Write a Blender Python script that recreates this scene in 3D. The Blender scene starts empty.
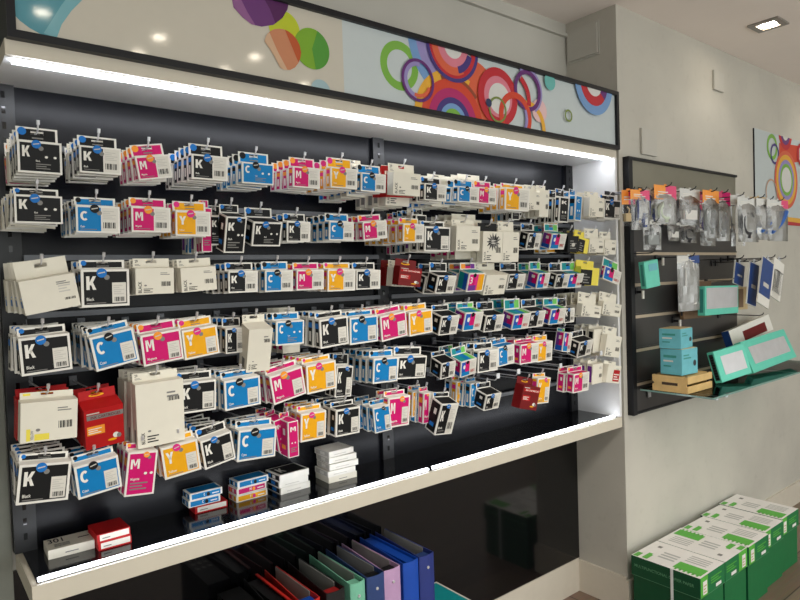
WASH, DOWN, WORLD, EXPO, LEDS = 1.5, 20, 1.4, .31, 19
import bpy, math, random
from mathutils import Matrix, Vector, Euler
random.seed(7)
R = math.radians
PI = math.pi
scene = bpy.context.scene
col = scene.collection

# ------------------------------------------------------------------ camera
H = 1.515                      # eye height above the floor
CAM = Vector((0.0, -1.55, H))
F = 626.23                     # focal length in pixels of an 800x600 frame
YAW, PITCH, ROLL = 0.673907, 0.032054, 0.032538
_f = Vector((math.sin(YAW)*math.cos(PITCH), math.cos(YAW)*math.cos(PITCH), -math.sin(PITCH)))
_r0 = Vector((math.cos(YAW), -math.sin(YAW), 0))
_d0 = _f.cross(_r0)
RX = math.cos(ROLL)*_r0 + math.sin(ROLL)*_d0
DN = -math.sin(ROLL)*_r0 + math.cos(ROLL)*_d0
FW = _f
cam = bpy.data.cameras.new('camera')
cam.sensor_width = 36
cam.lens = F*36/800
cam.clip_start = 0.02
camo = bpy.data.objects.new('camera', cam)
col.objects.link(camo)
m = Matrix((RX, -DN, -FW)).transposed().to_4x4()
m.translation = CAM
camo.matrix_world = m
scene.camera = camo

def ray(x, y):
    return RX*((x-400)/F) + DN*((y-300)/F) + FW
def on_plane(x, y, p0, n):
    d = ray(x, y)
    return CAM + d*((p0-CAM).dot(n)/d.dot(n))
def at_y(x, y, Y):
    return on_plane(x, y, Vector((0, Y, 0)), Vector((0, 1, 0)))
def at_z(x, y, Z):
    return on_plane(x, y, Vector((0, 0, Z)), Vector((0, 0, 1)))

# ------------------------------------------------------------------ materials
def lin(c):
    return tuple(((v/255)/12.92 if v/255 <= .04045 else ((v/255+.055)/1.055)**2.4) for v in c)
MATS = {}
def mat(name, rgb, rough=.5, metal=0, spec=.5, noise=.04, scale=30, bump=0, coat=0, emit=None):
    if name in MATS: return MATS[name]
    M = bpy.data.materials.new(name); M.use_nodes = True
    nt = M.node_tree; b = nt.nodes['Principled BSDF']
    c = lin(rgb)
    b.inputs['Roughness'].default_value = rough
    b.inputs['Metallic'].default_value = metal
    b.inputs['Specular IOR Level'].default_value = spec
    b.inputs['Coat Weight'].default_value = coat
    b.inputs['Coat Roughness'].default_value = .05
    tc = nt.nodes.new('ShaderNodeTexCoord')
    nz = nt.nodes.new('ShaderNodeTexNoise'); nz.inputs['Scale'].default_value = scale
    nz.inputs['Detail'].default_value = 4
    nt.links.new(tc.outputs['Object'], nz.inputs['Vector'])
    rp = nt.nodes.new('ShaderNodeValToRGB')
    rp.color_ramp.elements[0].position = .3; rp.color_ramp.elements[1].position = .7
    rp.color_ramp.elements[0].color = (*[v*(1-noise) for v in c], 1)
    rp.color_ramp.elements[1].color = (*[min(1, v*(1+noise)) for v in c], 1)
    nt.links.new(nz.outputs['Fac'], rp.inputs['Fac'])
    nt.links.new(rp.outputs['Color'], b.inputs['Base Color'])
    if bump:
        bp = nt.nodes.new('ShaderNodeBump'); bp.inputs['Strength'].default_value = bump
        bp.inputs['Distance'].default_value = .002
        nt.links.new(nz.outputs['Fac'], bp.inputs['Height'])
        nt.links.new(bp.outputs['Normal'], b.inputs['Normal'])
    if emit:
        b.inputs['Emission Color'].default_value = (*lin(emit[0]), 1)
        b.inputs['Emission Strength'].default_value = emit[1]
    MATS[name] = M
    return M
def clear_mat(name, rgb, mixf, rough, body=None, bodyf=0.0, ior=1.45):
    M = bpy.data.materials.new(name); M.use_nodes = True
    nt = M.node_tree; nt.nodes.clear()
    out = nt.nodes.new('ShaderNodeOutputMaterial')
    t = nt.nodes.new('ShaderNodeBsdfTransparent'); t.inputs[0].default_value = (*lin(rgb), 1)
    g = nt.nodes.new('ShaderNodeBsdfGlossy'); g.inputs['Roughness'].default_value = rough; g.inputs['Color'].default_value = (.55, .55, .55, 1)
    fr = nt.nodes.new('ShaderNodeFresnel'); fr.inputs[0].default_value = ior
    ad = nt.nodes.new('ShaderNodeMath'); ad.operation = 'ADD'; ad.inputs[1].default_value = mixf
    nz = nt.nodes.new('ShaderNodeTexNoise'); nz.inputs['Scale'].default_value = 55
    bp = nt.nodes.new('ShaderNodeBump'); bp.inputs['Strength'].default_value = .3 if rough > .04 else .02
    bp.inputs['Distance'].default_value = .004
    nt.links.new(nz.outputs['Fac'], bp.inputs['Height']); nt.links.new(bp.outputs['Normal'], g.inputs['Normal'])
    nt.links.new(fr.outputs[0], ad.inputs[0])
    mx = nt.nodes.new('ShaderNodeMixShader')
    nt.links.new(ad.outputs[0], mx.inputs[0]); nt.links.new(t.outputs[0], mx.inputs[1]); nt.links.new(g.outputs[0], mx.inputs[2])
    last = mx
    if body:
        d = nt.nodes.new('ShaderNodeBsdfDiffuse'); d.inputs[0].default_value = (*lin(body), 1)
        m2 = nt.nodes.new('ShaderNodeMixShader'); m2.inputs[0].default_value = bodyf
        nt.links.new(mx.outputs[0], m2.inputs[1]); nt.links.new(d.outputs[0], m2.inputs[2]); last = m2
    nt.links.new(last.outputs[0], out.inputs[0])
    MATS[name] = M
    return M

mat('wall_paint', (188, 185, 176), .75, spec=.25, noise=.05, scale=3, bump=.03)
mat('ceiling_paint', (240, 230, 222), .9, spec=.1, noise=.02, scale=3)
mat('trim_white', (205, 197, 182), .5, noise=.02)
mat('laminate', (202, 194, 177), .4, noise=.02, scale=12)
mat('laminate_bright', (225, 225, 224), .45, noise=.01)
mat('panel_navy', (10, 11, 18), .27, metal=0, spec=.22, noise=.08, scale=6)
mat('post_black', (16, 17, 21), .35, noise=.05)
mat('gloss_black', (10, 10, 12), .08, spec=.5, noise=.05)
mat('shelf_black', (12, 13, 18), .12, spec=.5, noise=.1)
mat('rail_grey', (104, 106, 110), .35, metal=.5, noise=.04)
mat('chrome', (222, 222, 226), .3, metal=.55, noise=.03)
mat('wire_dark', (60, 60, 64), .3, metal=.8, noise=.03)
mat('clear_tip', (205, 208, 212), .25, noise=.05)
mat('frame_black', (20, 21, 25), .4, spec=.3, noise=.05)
mat('art_white', (196, 190, 176), .07, spec=.5, noise=.01)
mat('art_cool', (190, 199, 200), .07, spec=.5, noise=.01)
mat('light_on', (255, 255, 255), .5, emit=((242, 246, 255), LEDS))
mat('light_low', (255, 255, 255), .5, emit=((242, 246, 255), LEDS*.55))
mat('side_grey', (128, 130, 120), .6)
mat('lamp_on', (255, 250, 240), .5, emit=((255, 242, 220), 40))
mat('lamp_trim', (150, 146, 140), .35, metal=.6)
mat('board_sheet', (150, 148, 134), .28, metal=.6, noise=.1, scale=3)
mat('board_dark', (84, 82, 82), .3, metal=.75, noise=.1, scale=5)
mat('board_groove', (205, 188, 165), .35, metal=.6, noise=.04)
mat('steel', (180, 182, 185), .28, metal=.9, noise=.04)
# printing
W_ = mat('card_white', (230, 227, 219), .5, spec=.25, noise=.02)
mat('card_cream', (224, 219, 204), .5, spec=.25, noise=.02)
mat('ink_black', (17, 17, 18), .5, spec=.22, noise=.06)
mat('ink_cyan', (0, 120, 184), .5, spec=.22, noise=.04)
mat('ink_magenta', (200, 12, 104), .5, spec=.22, noise=.04)
mat('ink_yellow', (232, 166, 14), .5, spec=.22, noise=.04)
mat('ink_blue', (24, 112, 192), .5, spec=.22, noise=.04)
mat('ink_orange', (240, 150, 50), .5, spec=.22, noise=.04)
mat('ink_pink', (218, 44, 130), .5, spec=.22, noise=.04)
mat('ink_red', (176, 24, 26), .5, spec=.22, noise=.06)
mat('ink_dark_red', (112, 18, 20), .5, spec=.22, noise=.06)
mat('ink_teal', (20, 138, 142), .5, spec=.22, noise=.06)
mat('ink_green', (112, 190, 92), .5, spec=.22, noise=.05)
mat('ink_lime', (190, 215, 90), .5, spec=.22, noise=.05)
mat('ink_purple', (112, 50, 140), .5, spec=.22, noise=.05)
mat('ink_deepblue', (30, 84, 176), .5, spec=.22, noise=.05)
mat('ink_grey', (128, 126, 122), .5, spec=.22, noise=.04)
mat('ink_light', (196, 192, 184), .5, spec=.22, noise=.04)
mat('label_white', (214, 210, 200), .4, noise=.02)
mat('sheet_yellow', (232, 214, 70), .42, noise=.03)
mat('tan_card', (196, 172, 128), .5, noise=.05)
INK = dict(K='ink_black', C='ink_cyan', M='ink_magenta', Y='ink_yellow')
STK = dict(K='ink_blue', C='ink_black', M='ink_orange', Y='ink_pink')
CNAME = dict(K='black', C='cyan', M='magenta', Y='yellow')

# ------------------------------------------------------------------ mesh building
_txt = {}
def _letters():
    def pack(polys, w):
        vs, fs = [], []
        for p in polys:
            b = len(vs); vs.extend((x*w, y) for x, y in p); fs.append(list(range(b, b+len(p))))
        return vs, fs, w
    _txt['K'] = pack([[(0,0),(.33,0),(.33,1),(0,1)], [(.33,.34),(.56,.34),(.64,.5),(1,1),(.66,1),(.33,.56)], [(.42,.5),(.64,.6),(1,0),(.66,0)]], .62)
    arc = []
    for i in range(14):
        t, u = R(48+264*i/14), R(48+264*(i+1)/14)
        arc.append([(.5+q*math.cos(a), .5+k*math.sin(a)) for q, k, a in ((.5,.51,t),(.2,.3,t),(.2,.3,u),(.5,.51,u))][::-1])
    _txt['C'] = pack(arc, .6)
    _txt['M'] = pack([[(0,0),(.23,0),(.23,1),(0,1)], [(.77,0),(1,0),(1,1),(.77,1)], [(.12,1),(.33,1),(.57,.25),(.43,.25)], [(.67,1),(.88,1),(.57,.25),(.43,.25)]], .74)
    _txt['Y'] = pack([[(.34,0),(.66,0),(.66,.46),(.34,.46)], [(0,1),(.32,1),(.62,.46),(.34,.4)], [(1,1),(.68,1),(.38,.46),(.66,.4)]], .62)
def text_polys(s):
    if not _txt: _letters()
    if s in _txt: return _txt[s]
    cu = bpy.data.curves.new('t', 'FONT'); cu.body = s; cu.size = 1; cu.offset = .012; cu.resolution_u = 3
    o = bpy.data.objects.new('t', cu); col.objects.link(o)
    dg = bpy.context.evaluated_depsgraph_get()
    me = o.evaluated_get(dg).to_mesh()
    vs = [(v.co.x, v.co.y) for v in me.vertices]
    fs = [list(p.vertices) for p in me.polygons]
    o.evaluated_get(dg).to_mesh_clear()
    bpy.data.objects.remove(o); bpy.data.curves.remove(cu)
    x0 = min(v[0] for v in vs); x1 = max(v[0] for v in vs)
    k = 1/.73
    vs = [((x-x0)*k, y*k) for x, y in vs]
    _txt[s] = (vs, fs, (x1-x0)*k)
    return _txt[s]

class MB:
    def __init__(s): s.v = []; s.f = []; s.m = []; s.mats = []
    def mi(s, n):
        if n not in s.mats: s.mats.append(n)
        return s.mats.index(n)
    def poly(s, pts, mt):
        b = len(s.v); s.v += [tuple(p) for p in pts]; s.f.append(list(range(b, b+len(pts)))); s.m.append(s.mi(mt))
    def box(s, x0, x1, y0, y1, z0, z1, mt, **fm):
        b = len(s.v)
        s.v += [(x0,y0,z0),(x1,y0,z0),(x1,y1,z0),(x0,y1,z0),(x0,y0,z1),(x1,y0,z1),(x1,y1,z1),(x0,y1,z1)]
        for k, q in (('bottom',(0,3,2,1)),('top',(4,5,6,7)),('front',(0,1,5,4)),('right',(1,2,6,5)),('back',(2,3,7,6)),('left',(3,0,4,7))):
            s.f.append([b+i for i in q]); s.m.append(s.mi(fm.get(k, mt)))
    def hexa(s, p, mt):     # eight corners ordered like box
        b = len(s.v); s.v += [tuple(q) for q in p]
        for q in ((0,3,2,1),(4,5,6,7),(0,1,5,4),(1,2,6,5),(2,3,7,6),(3,0,4,7)):
            s.f.append([b+i for i in q]); s.m.append(s.mi(mt))
    def rect(s, x0, x1, z0, z1, y, mt):     # facing -Y
        s.poly([(x0,y,z0),(x1,y,z0),(x1,y,z1),(x0,y,z1)], mt)
    def side(s, x, y0, y1, z0, z1, mt):     # facing -X
        s.poly([(x,y1,z0),(x,y0,z0),(x,y0,z1),(x,y1,z1)], mt)
    def lid(s, x0, x1, y0, y1, z, mt):      # facing +Z
        s.poly([(x0,y0,z),(x1,y0,z),(x1,y1,z),(x0,y1,z)], mt)
    def disc(s, x, z, rx, rz, y, mt, n=20):
        s.poly([(x+rx*math.cos(2*PI*i/n), y, z+rz*math.sin(2*PI*i/n)) for i in range(n)], mt)
    def plate(s, x, z, r, y0, y1, mt, n=20):   # a thin coin facing -Y
        a = [(x+r*math.cos(2*PI*i/n), z+r*math.sin(2*PI*i/n)) for i in range(n)]
        s.poly([(p[0], y0, p[1]) for p in a], mt)
        for i in range(n):
            p, q = a[i], a[(i+1) % n]
            s.poly([(p[0],y0,p[1]),(p[0],y1,p[1]),(q[0],y1,q[1]),(q[0],y0,q[1])], mt)
    def tube(s, pts, r, mt, n=8, cap=True):
        pts = [Vector(p) for p in pts]; rs = r if isinstance(r, (list, tuple)) else [r]*len(pts)
        prev = None; rings = []
        for i, p in enumerate(pts):
            d = (pts[min(i+1, len(pts)-1)]-pts[max(i-1, 0)]).normalized()
            if prev is None:
                u = d.orthogonal().normalized()
            else:
                u = (prev - d*prev.dot(d)).normalized()
            prev = u; w = d.cross(u)
            b = len(s.v)
            s.v += [tuple(p+(u*math.cos(2*PI*k/n)+w*math.sin(2*PI*k/n))*rs[i]) for k in range(n)]
            rings.append(b)
        mi = s.mi(mt)
        for a, b in zip(rings, rings[1:]):
            for k in range(n):
                s.f.append([a+k, a+(k+1) % n, b+(k+1) % n, b+k]); s.m.append(mi)
        if cap:
            s.f.append([rings[0]+k for k in range(n)][::-1]); s.m.append(mi)
            s.f.append([rings[-1]+k for k in range(n)]); s.m.append(mi)
    def text(s, t, x, z, h, y, mt, sx=.8, up=False, width=None, place=None):
        vs, fs, w = text_polys(t)
        if width: sx = width/(w*h)
        b = len(s.v)
        for (a, c) in vs:
            a, c = a*h*sx, c*h
            if place: s.v.append(tuple(place(a, c)))
            elif up: s.v.append((x-c, y, z+a))
            else: s.v.append((x+a, y, z+c))
        mi = s.mi(mt)
        for f in fs:
            s.f.append([b+i for i in f]); s.m.append(mi)
    def bars(s, x0, x1, z0, z1, y, mt, n=9):
        w = (x1-x0)/n
        for i in range(n):
            k = (.35, .7, .5, .8, .4)[i % 5]
            s.rect(x0+i*w, x0+i*w+w*k, z0, z1, y, mt)
    def lines(s, x0, x1, z0, z1, y, mt, n=3):
        hgt = (z1-z0)/n
        for i in range(n):
            k = (.95, .7, 1, .55, .85)[i % 5]
            s.rect(x0, x0+(x1-x0)*k, z0+i*hgt, z0+i*hgt+hgt*.45, y, mt)
    def mesh(s, name, smooth=False):
        me = bpy.data.meshes.new(name)
        me.from_pydata(s.v, [], s.f)
        for n in s.mats: me.materials.append(MATS[n])
        me.polygons.foreach_set('material_index', s.m)
        if smooth: me.polygons.foreach_set('use_smooth', [True]*len(s.f))
        me.update()
        return me
    def build(s, name, parent=None, loc=(0,0,0), rot=(0,0,0), smooth=False, bevel=0):
        o = bpy.data.objects.new(name, s.mesh(name, smooth)); col.objects.link(o)
        o.location = loc; o.rotation_euler = rot
        if parent: o.parent = parent
        if bevel:
            b = o.modifiers.new('bevel', 'BEVEL'); b.width = bevel; b.segments = 2; b.limit_method = 'ANGLE'
        return o

def tag(o, label, cat, group=None):
    o['label'] = label; o['category'] = cat
    if group: o['group'] = group
    return o
def thing(name, label, cat, loc=(0,0,0), rot=(0,0,0), group=None):
    o = bpy.data.objects.new(name, None); col.objects.link(o)
    o.empty_display_size = .02
    o.location = loc; o.rotation_euler = rot
    return tag(o, label, cat, group)
def structure(o):
    o['kind'] = 'structure'; return o
def put(name, me, parent):
    o = bpy.data.objects.new(name, me); col.objects.link(o); o.parent = parent
    return o
def one_box(name, x0, x1, y0, y1, z0, z1, mt, parent=None, bevel=0, **fm):
    b = MB(); b.box(x0, x1, y0, y1, z0, z1, mt, **fm); return b.build(name, parent, bevel=bevel)
# ------------------------------------------------------------------ the room
ZT, ZB = H+.502, H-.636       # underside of the header and top of the lower shelf
XL, XR, YB = .195, 2.486, .25
CEIL = H+1.17
def wood_floor():
    M = bpy.data.materials.new('wood_floor'); M.use_nodes = True
    nt = M.node_tree; b = nt.nodes['Principled BSDF']; b.inputs['Roughness'].default_value = .45
    tc = nt.nodes.new('ShaderNodeTexCoord'); mp = nt.nodes.new('ShaderNodeMapping')
    mp.inputs['Rotation'].default_value = (0, 0, 0)
    br = nt.nodes.new('ShaderNodeTexBrick'); br.inputs['Scale'].default_value = 1
    br.inputs['Brick Width'].default_value = 1.2; br.inputs['Row Height'].default_value = .14
    br.inputs['Mortar Size'].default_value = .003
    br.inputs['Color1'].default_value = (*lin((138, 116, 98)), 1); br.inputs['Color2'].default_value = (*lin((120, 100, 84)), 1)
    br.inputs['Mortar'].default_value = (*lin((62, 48, 40)), 1)
    nz = nt.nodes.new('ShaderNodeTexNoise'); nz.inputs['Scale'].default_value = 6
    mp2 = nt.nodes.new('ShaderNodeMapping'); mp2.inputs['Scale'].default_value = (1, 14, 1)
    mx = nt.nodes.new('ShaderNodeMix'); mx.data_type = 'RGBA'; mx.blend_type = 'MULTIPLY'; mx.inputs['Factor'].default_value = .45
    nt.links.new(tc.outputs['Object'], mp.inputs[0]); nt.links.new(mp.outputs[0], br.inputs[0])
    nt.links.new(tc.outputs['Object'], mp2.inputs[0]); nt.links.new(mp2.outputs[0], nz.inputs[0])
    nt.links.new(br.outputs['Color'], mx.inputs['A']); nt.links.new(nz.outputs['Color'], mx.inputs['B'])
    nt.links.new(mx.outputs['Result'], b.inputs['Base Color'])
    MATS['wood_floor'] = M
wood_floor()
def scuffed_wall():
    M = bpy.data.materials.new('wall_scuffed'); M.use_nodes = True
    nt = M.node_tree; b = nt.nodes['Principled BSDF']; b.inputs['Roughness'].default_value = .7
    b.inputs['Specular IOR Level'].default_value = .25
    tc = nt.nodes.new('ShaderNodeTexCoord')
    n1 = nt.nodes.new('ShaderNodeTexNoise'); n1.inputs['Scale'].default_value = 3.2; n1.inputs['Detail'].default_value = 6
    n2 = nt.nodes.new('ShaderNodeTexNoise'); n2.inputs['Scale'].default_value = 22; n2.inputs['Detail'].default_value = 5
    r1 = nt.nodes.new('ShaderNodeValToRGB'); r2 = nt.nodes.new('ShaderNodeValToRGB')
    r1.color_ramp.elements[0].color = (*lin((184, 180, 170)), 1); r1.color_ramp.elements[1].color = (*lin((193, 189, 178)), 1)
    r1.color_ramp.elements[0].position = .35; r1.color_ramp.elements[1].position = .65
    r2.color_ramp.elements[0].color = (.9, .9, .89, 1); r2.color_ramp.elements[1].color = (1, 1, 1, 1)
    r2.color_ramp.elements[0].position = .28; r2.color_ramp.elements[1].position = .42
    mx = nt.nodes.new('ShaderNodeMix'); mx.data_type = 'RGBA'; mx.blend_type = 'MULTIPLY'; mx.inputs['Factor'].default_value = .6
    for n in (n1, n2): nt.links.new(tc.outputs['Object'], n.inputs['Vector'])
    nt.links.new(n1.outputs['Fac'], r1.inputs[0]); nt.links.new(n2.outputs['Fac'], r2.inputs[0])
    nt.links.new(r1.outputs[0], mx.inputs['A']); nt.links.new(r2.outputs[0], mx.inputs['B'])
    nt.links.new(mx.outputs['Result'], b.inputs['Base Color'])
    MATS['wall_scuffed'] = M
scuffed_wall()

structure(one_box('floor', -2.6, 6.6, -3.6, .35, -.06, 0, 'wood_floor'))
structure(one_box('ceiling', -2.6, 6.6, -3.6, .35, CEIL, CEIL+.06, 'ceiling_paint'))
structure(one_box('wall_right', 2.4925, 6.6, 0, .35, 0, CEIL, 'wall_scuffed'))
structure(one_box('wall_back', -2.6, 2.492, .262, .35, 0, CEIL, 'wall_paint'))
structure(one_box('wall_left', -2.7, -2.6, -3.6, .35, 0, CEIL, 'wall_paint'))
structure(one_box('wall_far', 6.6, 6.7, -3.6, .35, 0, CEIL, 'wall_paint'))
structure(one_box('baseboard_right', 2.48, 6.6, -.012, 0, 0, H-1.379, 'trim_white'))
structure(one_box('baseboard_side', 2.48, 2.492, 0, .25, 0, H-1.365, 'trim_white'))
structure(one_box('baseboard_back', -1.5, 2.48, .25, .262, 0, H-1.357, 'trim_white'))
structure(one_box('trim_1', -2.6, 2.492, .245, .262, H+1.105, H+1.12, 'wall_paint'))
structure(one_box('trim_2', -1.2, .188, .252, .262, H-1.357, CEIL-.01, 'side_grey'))
structure(one_box('wall_niche', .189, 2.4915, .254, .262, H-1.357, H-.69, 'gloss_black'))

# ------------------------------------------------------------------ display unit
unit = thing('wall_display_unit', 'long wall display bay with dark back panel, lit header and white lower shelf', 'display unit', (1.34, .1, ZB-.05))
UO = Vector((1.34, .1, ZB-.05))
def upart(name, b, **k):
    o = b.build(name, unit, **k); o.location = -UO; return o
def ubox(name, *a, **k):
    b = MB(); b.box(*a, **k); return upart(name, b)
ubox('back_panel', .19, 2.459, .232, .25, ZB, ZT+.02, 'panel_navy')
for x in (.215, 1.338, 2.434):
    b = MB(); b.box(x-.024, x+.024, .218, .232, ZB, ZT, 'post_black')
    for k in range(30):
        z = ZB+.03+k*.037
        b.box(x-.004, x+.004, .2165, .218, z, z+.016, 'rail_grey' if k % 9 == 4 else 'gloss_black')
    upart('upright_post', b)
RAILZ = [H+.355, H+.222, H+.083, H-.058, H-.2, H-.338]
for z in RAILZ + [H-.488]:
    for x0, x1 in ((.24, 1.313), (1.363, 2.409)):
        b = MB(); b.box(x0, x1, .204, .224, z-.007, z+.007, 'rail_grey')
        b.box(x0, x1, .224, .232, z-.004, z+.004, 'post_black')
        upart('hook_rail', b)
ubox('side_panel', 2.459, 2.474, 0, .25, ZB, ZT, 'laminate_bright')
b = MB(); b.box(XL, 2.474, 0, .25, ZB-.047, ZB-.002, 'laminate'); upart('shelf_board', b)
b = MB(); b.box(XL+.012, 2.459, .012, .232, ZB-.002, ZB, 'shelf_black'); upart('shelf_top', b)
b = MB(); b.box(.197, 2.474, 0, .25, ZT, ZT+.034, 'laminate'); b.box(.197, 2.459, .01, .25, ZT-.002, ZT, 'laminate_bright')
upart('soffit', b)
b = MB(); b.box(.2, 2.472, 0, .25, ZT+.034, H+.781, 'frame_black'); upart('header_box', b)
for (x0, x1) in ((.212, 1.452), (1.462, 2.445)):
    ubox('light_strip', x0, x1, .016, .031, ZT-.009, ZT-.002, 'light_on')
for (x0, x1) in ((.21, 1.35), (1.374, 2.445)):
    ubox('light_strip', x0, x1, .016, .029, ZB, ZB+.005, 'light_low')

# ------------------------------------------------------------------ header sign with its printed rings
def clip(poly, x0, x1, z0, z1):
    def cut(p, ax, v, keep_less):
        o = []
        for i in range(len(p)):
            a, c = p[i], p[(i+1) % len(p)]
            ia = (a[ax] <= v) if keep_less else (a[ax] >= v); ic = (c[ax] <= v) if keep_less else (c[ax] >= v)
            if ia: o.append(a)
            if ia != ic:
                t = (v-a[ax])/(c[ax]-a[ax]); o.append(tuple(a[k]+t*(c[k]-a[k]) for k in (0, 1)))
        return o
    for ax, v, kl in ((0, x1, True), (0, x0, False), (1, z1, True), (1, z0, False)):
        if len(poly) < 3: return []
        poly = cut(poly, ax, v, kl)
    return poly
class Art:
    def __init__(s, x0, x1, z0, z1, y, base):
        s.b = MB(); s.r = (x0, x1, z0, z1); s.y = y; s.k = 0
        s.b.box(x0, x1, y, y+.006, z0, z1, base)
    def layer(s): s.k += 1; return s.y-.00025*s.k
    def shape(s, pts, mt, y=None):
        y = s.layer() if y is None else y
        p = clip(pts, *s.r)
        if len(p) > 2: s.b.poly([(a, y, c) for a, c in p], mt)
    def ring(s, c, r0, r1, mt, a0=0, a1=360, n=56):
        y = s.layer(); R0, R1 = R(a0), R(a1)
        if r0 <= 0 and a1-a0 >= 360:
            s.shape([(c[0]+r1*math.cos(2*PI*i/n), c[1]+r1*math.sin(2*PI*i/n)) for i in range(n)], mt, y); return
        for i in range(n):
            t, u = R0+(R1-R0)*i/n, R0+(R1-R0)*(i+1)/n
            s.shape([(c[0]+q*math.cos(w), c[1]+q*math.sin(w)) for q, w in ((r0, t), (r1, t), (r1, u), (r0, u))], mt, y)
def px(x, y, Y=-.012):
    p = at_y(x, y, Y); return (p.x, p.z)
def vr(x, y, r, Y=-.012):     # a vertical pixel radius at that spot, as a length on the wall
    return abs(at_y(x, y-r, Y).z-at_y(x, y+r, Y).z)/2
def pm(n, rgb):
    mat('print_'+n, tuple(int(v*.93) for v in rgb), .07, spec=.5, noise=.02); return 'print_'+n
P = {k: pm(k, v) for k, v in dict(teal=(92, 158, 172), teal_light=(128, 184, 194), purple=(112, 62, 124), purple_dark=(88, 38, 92), purple_light=(150, 98, 150),
    lime=(196, 208, 52), orange=(208, 140, 104), orange_dark=(196, 92, 52), peach=(218, 180, 148), green=(128, 178, 52), green_dark=(86, 158, 62),
    pale_blue=(168, 196, 204), ring_green=(128, 186, 76), lilac=(158, 146, 202), indigo=(72, 58, 130), crimson=(198, 44, 56), pink=(226, 132, 150),
    coral=(226, 104, 72), red_orange=(218, 74, 50), magenta=(186, 46, 110), sky=(122, 164, 214), amber=(240, 180, 62), olive=(126, 146, 74), navy=(48, 58, 96),
    blush=(240, 200, 200), sea=(110, 190, 184), violet=(104, 48, 120), brown=(150, 76, 52), white=(226, 226, 222), tan=(214, 170, 140)).items()}
FX0, FX1, FZ0, FZ1 = .2, 2.472, H+.534, H+.783
sign = thing('header_sign', 'long black framed header sign printed with coloured discs and rings', 'sign', (1.34, -.01, FZ0))
def spart(name, b): o = b.build(name, sign); o.location = -Vector((1.34, -.01, FZ0)); return o
fw = .017
b = MB()
b.box(FX0, FX1, -.02, 0, FZ0, FZ0+fw, 'frame_black'); b.box(FX0, FX1, -.02, 0, FZ1-fw, FZ1, 'frame_black')
b.box(FX0, FX0+fw, -.02, 0, FZ0+fw, FZ1-fw, 'frame_black'); b.box(FX1-fw, FX1, -.02, 0, FZ0+fw, FZ1-fw, 'frame_black')
spart('frame', b)
xs = px(344, 60)[0]
A = Art(FX0+fw, xs, FZ0+fw, FZ1-fw, -.008, 'art_white')
A.shape([px(*q) for q in ((8,-30),(13.5,13),(20,20),(30,27.5),(40,33),(50,36.5),(57,38),(62,24),(72,10),(82,0),(100,-20),(112,-40))], P['teal'])
A.shape([px(*q) for q in ((57,38),(62,24),(72,10),(82,0),(100,-20),(92,-24),(72,-8),(62,4),(52,20),(44,32.5))], P['teal_light'])
A.ring(px(285,28), 0, vr(285,28,17.5), P['lime'])
A.shape([px(*q) for q in ((230,-14),(234,7),(243,17),(252,24),(262,26.3),(274,24.5),(283,17.5),(288,9),(291,-8))], P['purple'])
A.shape([px(*q) for q in ((230,-14),(234,7),(243,17),(252,24),(256,25),(248,12),(240,-4),(238,-14))], P['purple_light'])
A.shape([px(*q) for q in ((262,-6),(270,8),(276,23),(283,17.5),(288,9),(291,-8))], P['purple_dark'])
A.ring(px(312.5,48.5), 0, vr(312.5,48.5,20.3), P['green'])
A.ring(px(312.5,48.5), 0, vr(312.5,48.5,20.3), P['green_dark'], -80, 70, 24)
def cr(pts): return [px(220+a/5.714, b_/5.714) for a, b_ in pts]
A.shape(cr(((256,235),(262,212),(272,192),(290,176),(312,165),(340,162),(362,165),(392,178),(420,200),(440,224),(456,255),(465,300),(460,335),(448,362),(430,385),(402,399),(372,398),(348,388),(320,335),(290,282))), P['orange'])
A.shape(cr(((256,235),(262,212),(272,192),(284,184),(330,290),(388,399),(372,398),(348,388),(320,335),(290,282))), P['peach'])
A.shape(cr(((372,168),(392,178),(420,200),(440,224),(456,255),(465,300),(460,335),(450,356),(410,260))), P['orange_dark'])
A.ring(px(321,91), 0, vr(321,91,11.5), P['pale_blue'])
A.ring(px(330,96), 0, vr(330,96,4.5), P['lime'])
spart('print_discs', A.b)
A = Art(xs, FX1-fw, FZ0+fw, FZ1-fw, -.008, 'art_cool')
def ring(x, y, r1, r0, c, a0=0, a1=360): A.ring(px(x, y), vr(x, y, r0) if r0 else 0, vr(x, y, r1), P[c], a0, a1)
ring(400.4,65.5,24.5,16,'ring_green')
ring(454,42,56,37,'lilac', 175, 330); ring(454,42,60,50,'sky', 178, 232)
ring(474,94,34,0,'coral'); ring(462,82,18,0,'coral')
ring(453.8,121.5,51,42,'amber',60,175); ring(453.8,121.5,46,38,'brown',40,110); ring(453.8,121.5,42,30,'red_orange'); ring(453.8,121.5,33,22,'magenta')
ring(453.8,121.5,24,16,'indigo'); ring(453.8,121.5,18,12,'sky'); ring(453.8,121.5,13,7.5,'ring_green'); ring(453.8,121.5,8,0,'white')
ring(453,46,36,32,'indigo'); ring(453,46,32,26,'crimson'); ring(453,46,29,19,'coral',170,300); ring(453,46,21,12,'pink'); ring(453,46,12.5,0,'white')
ring(453,46,27,20,'indigo',285,345)
ring(418,80.4,21,14,'lilac',80,260); ring(418,80.4,21.5,18.3,'violet'); ring(418,80.4,17,13.5,'coral',250,340)
ring(498,97,29,0,'crimson'); ring(498,97,20.5,0,'pink'); ring(499,99,15.5,0,'white')
ring(539,111,11.5,0,'blush'); ring(528,128,27,21.5,'amber',-20,100)
ring(527,91,23,18,'lilac',-60,120); ring(527,91,20.5,16,'violet')
ring(515,117,24.5,18,'red_orange'); ring(515,117,19,15,'lilac',-80,30); ring(512,98,28,22,'crimson',-10,60)
ring(497,110,13,10.8,'olive'); ring(488,103,4.2,0,'navy')
ring(549,82,8.5,0,'sea')
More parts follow.
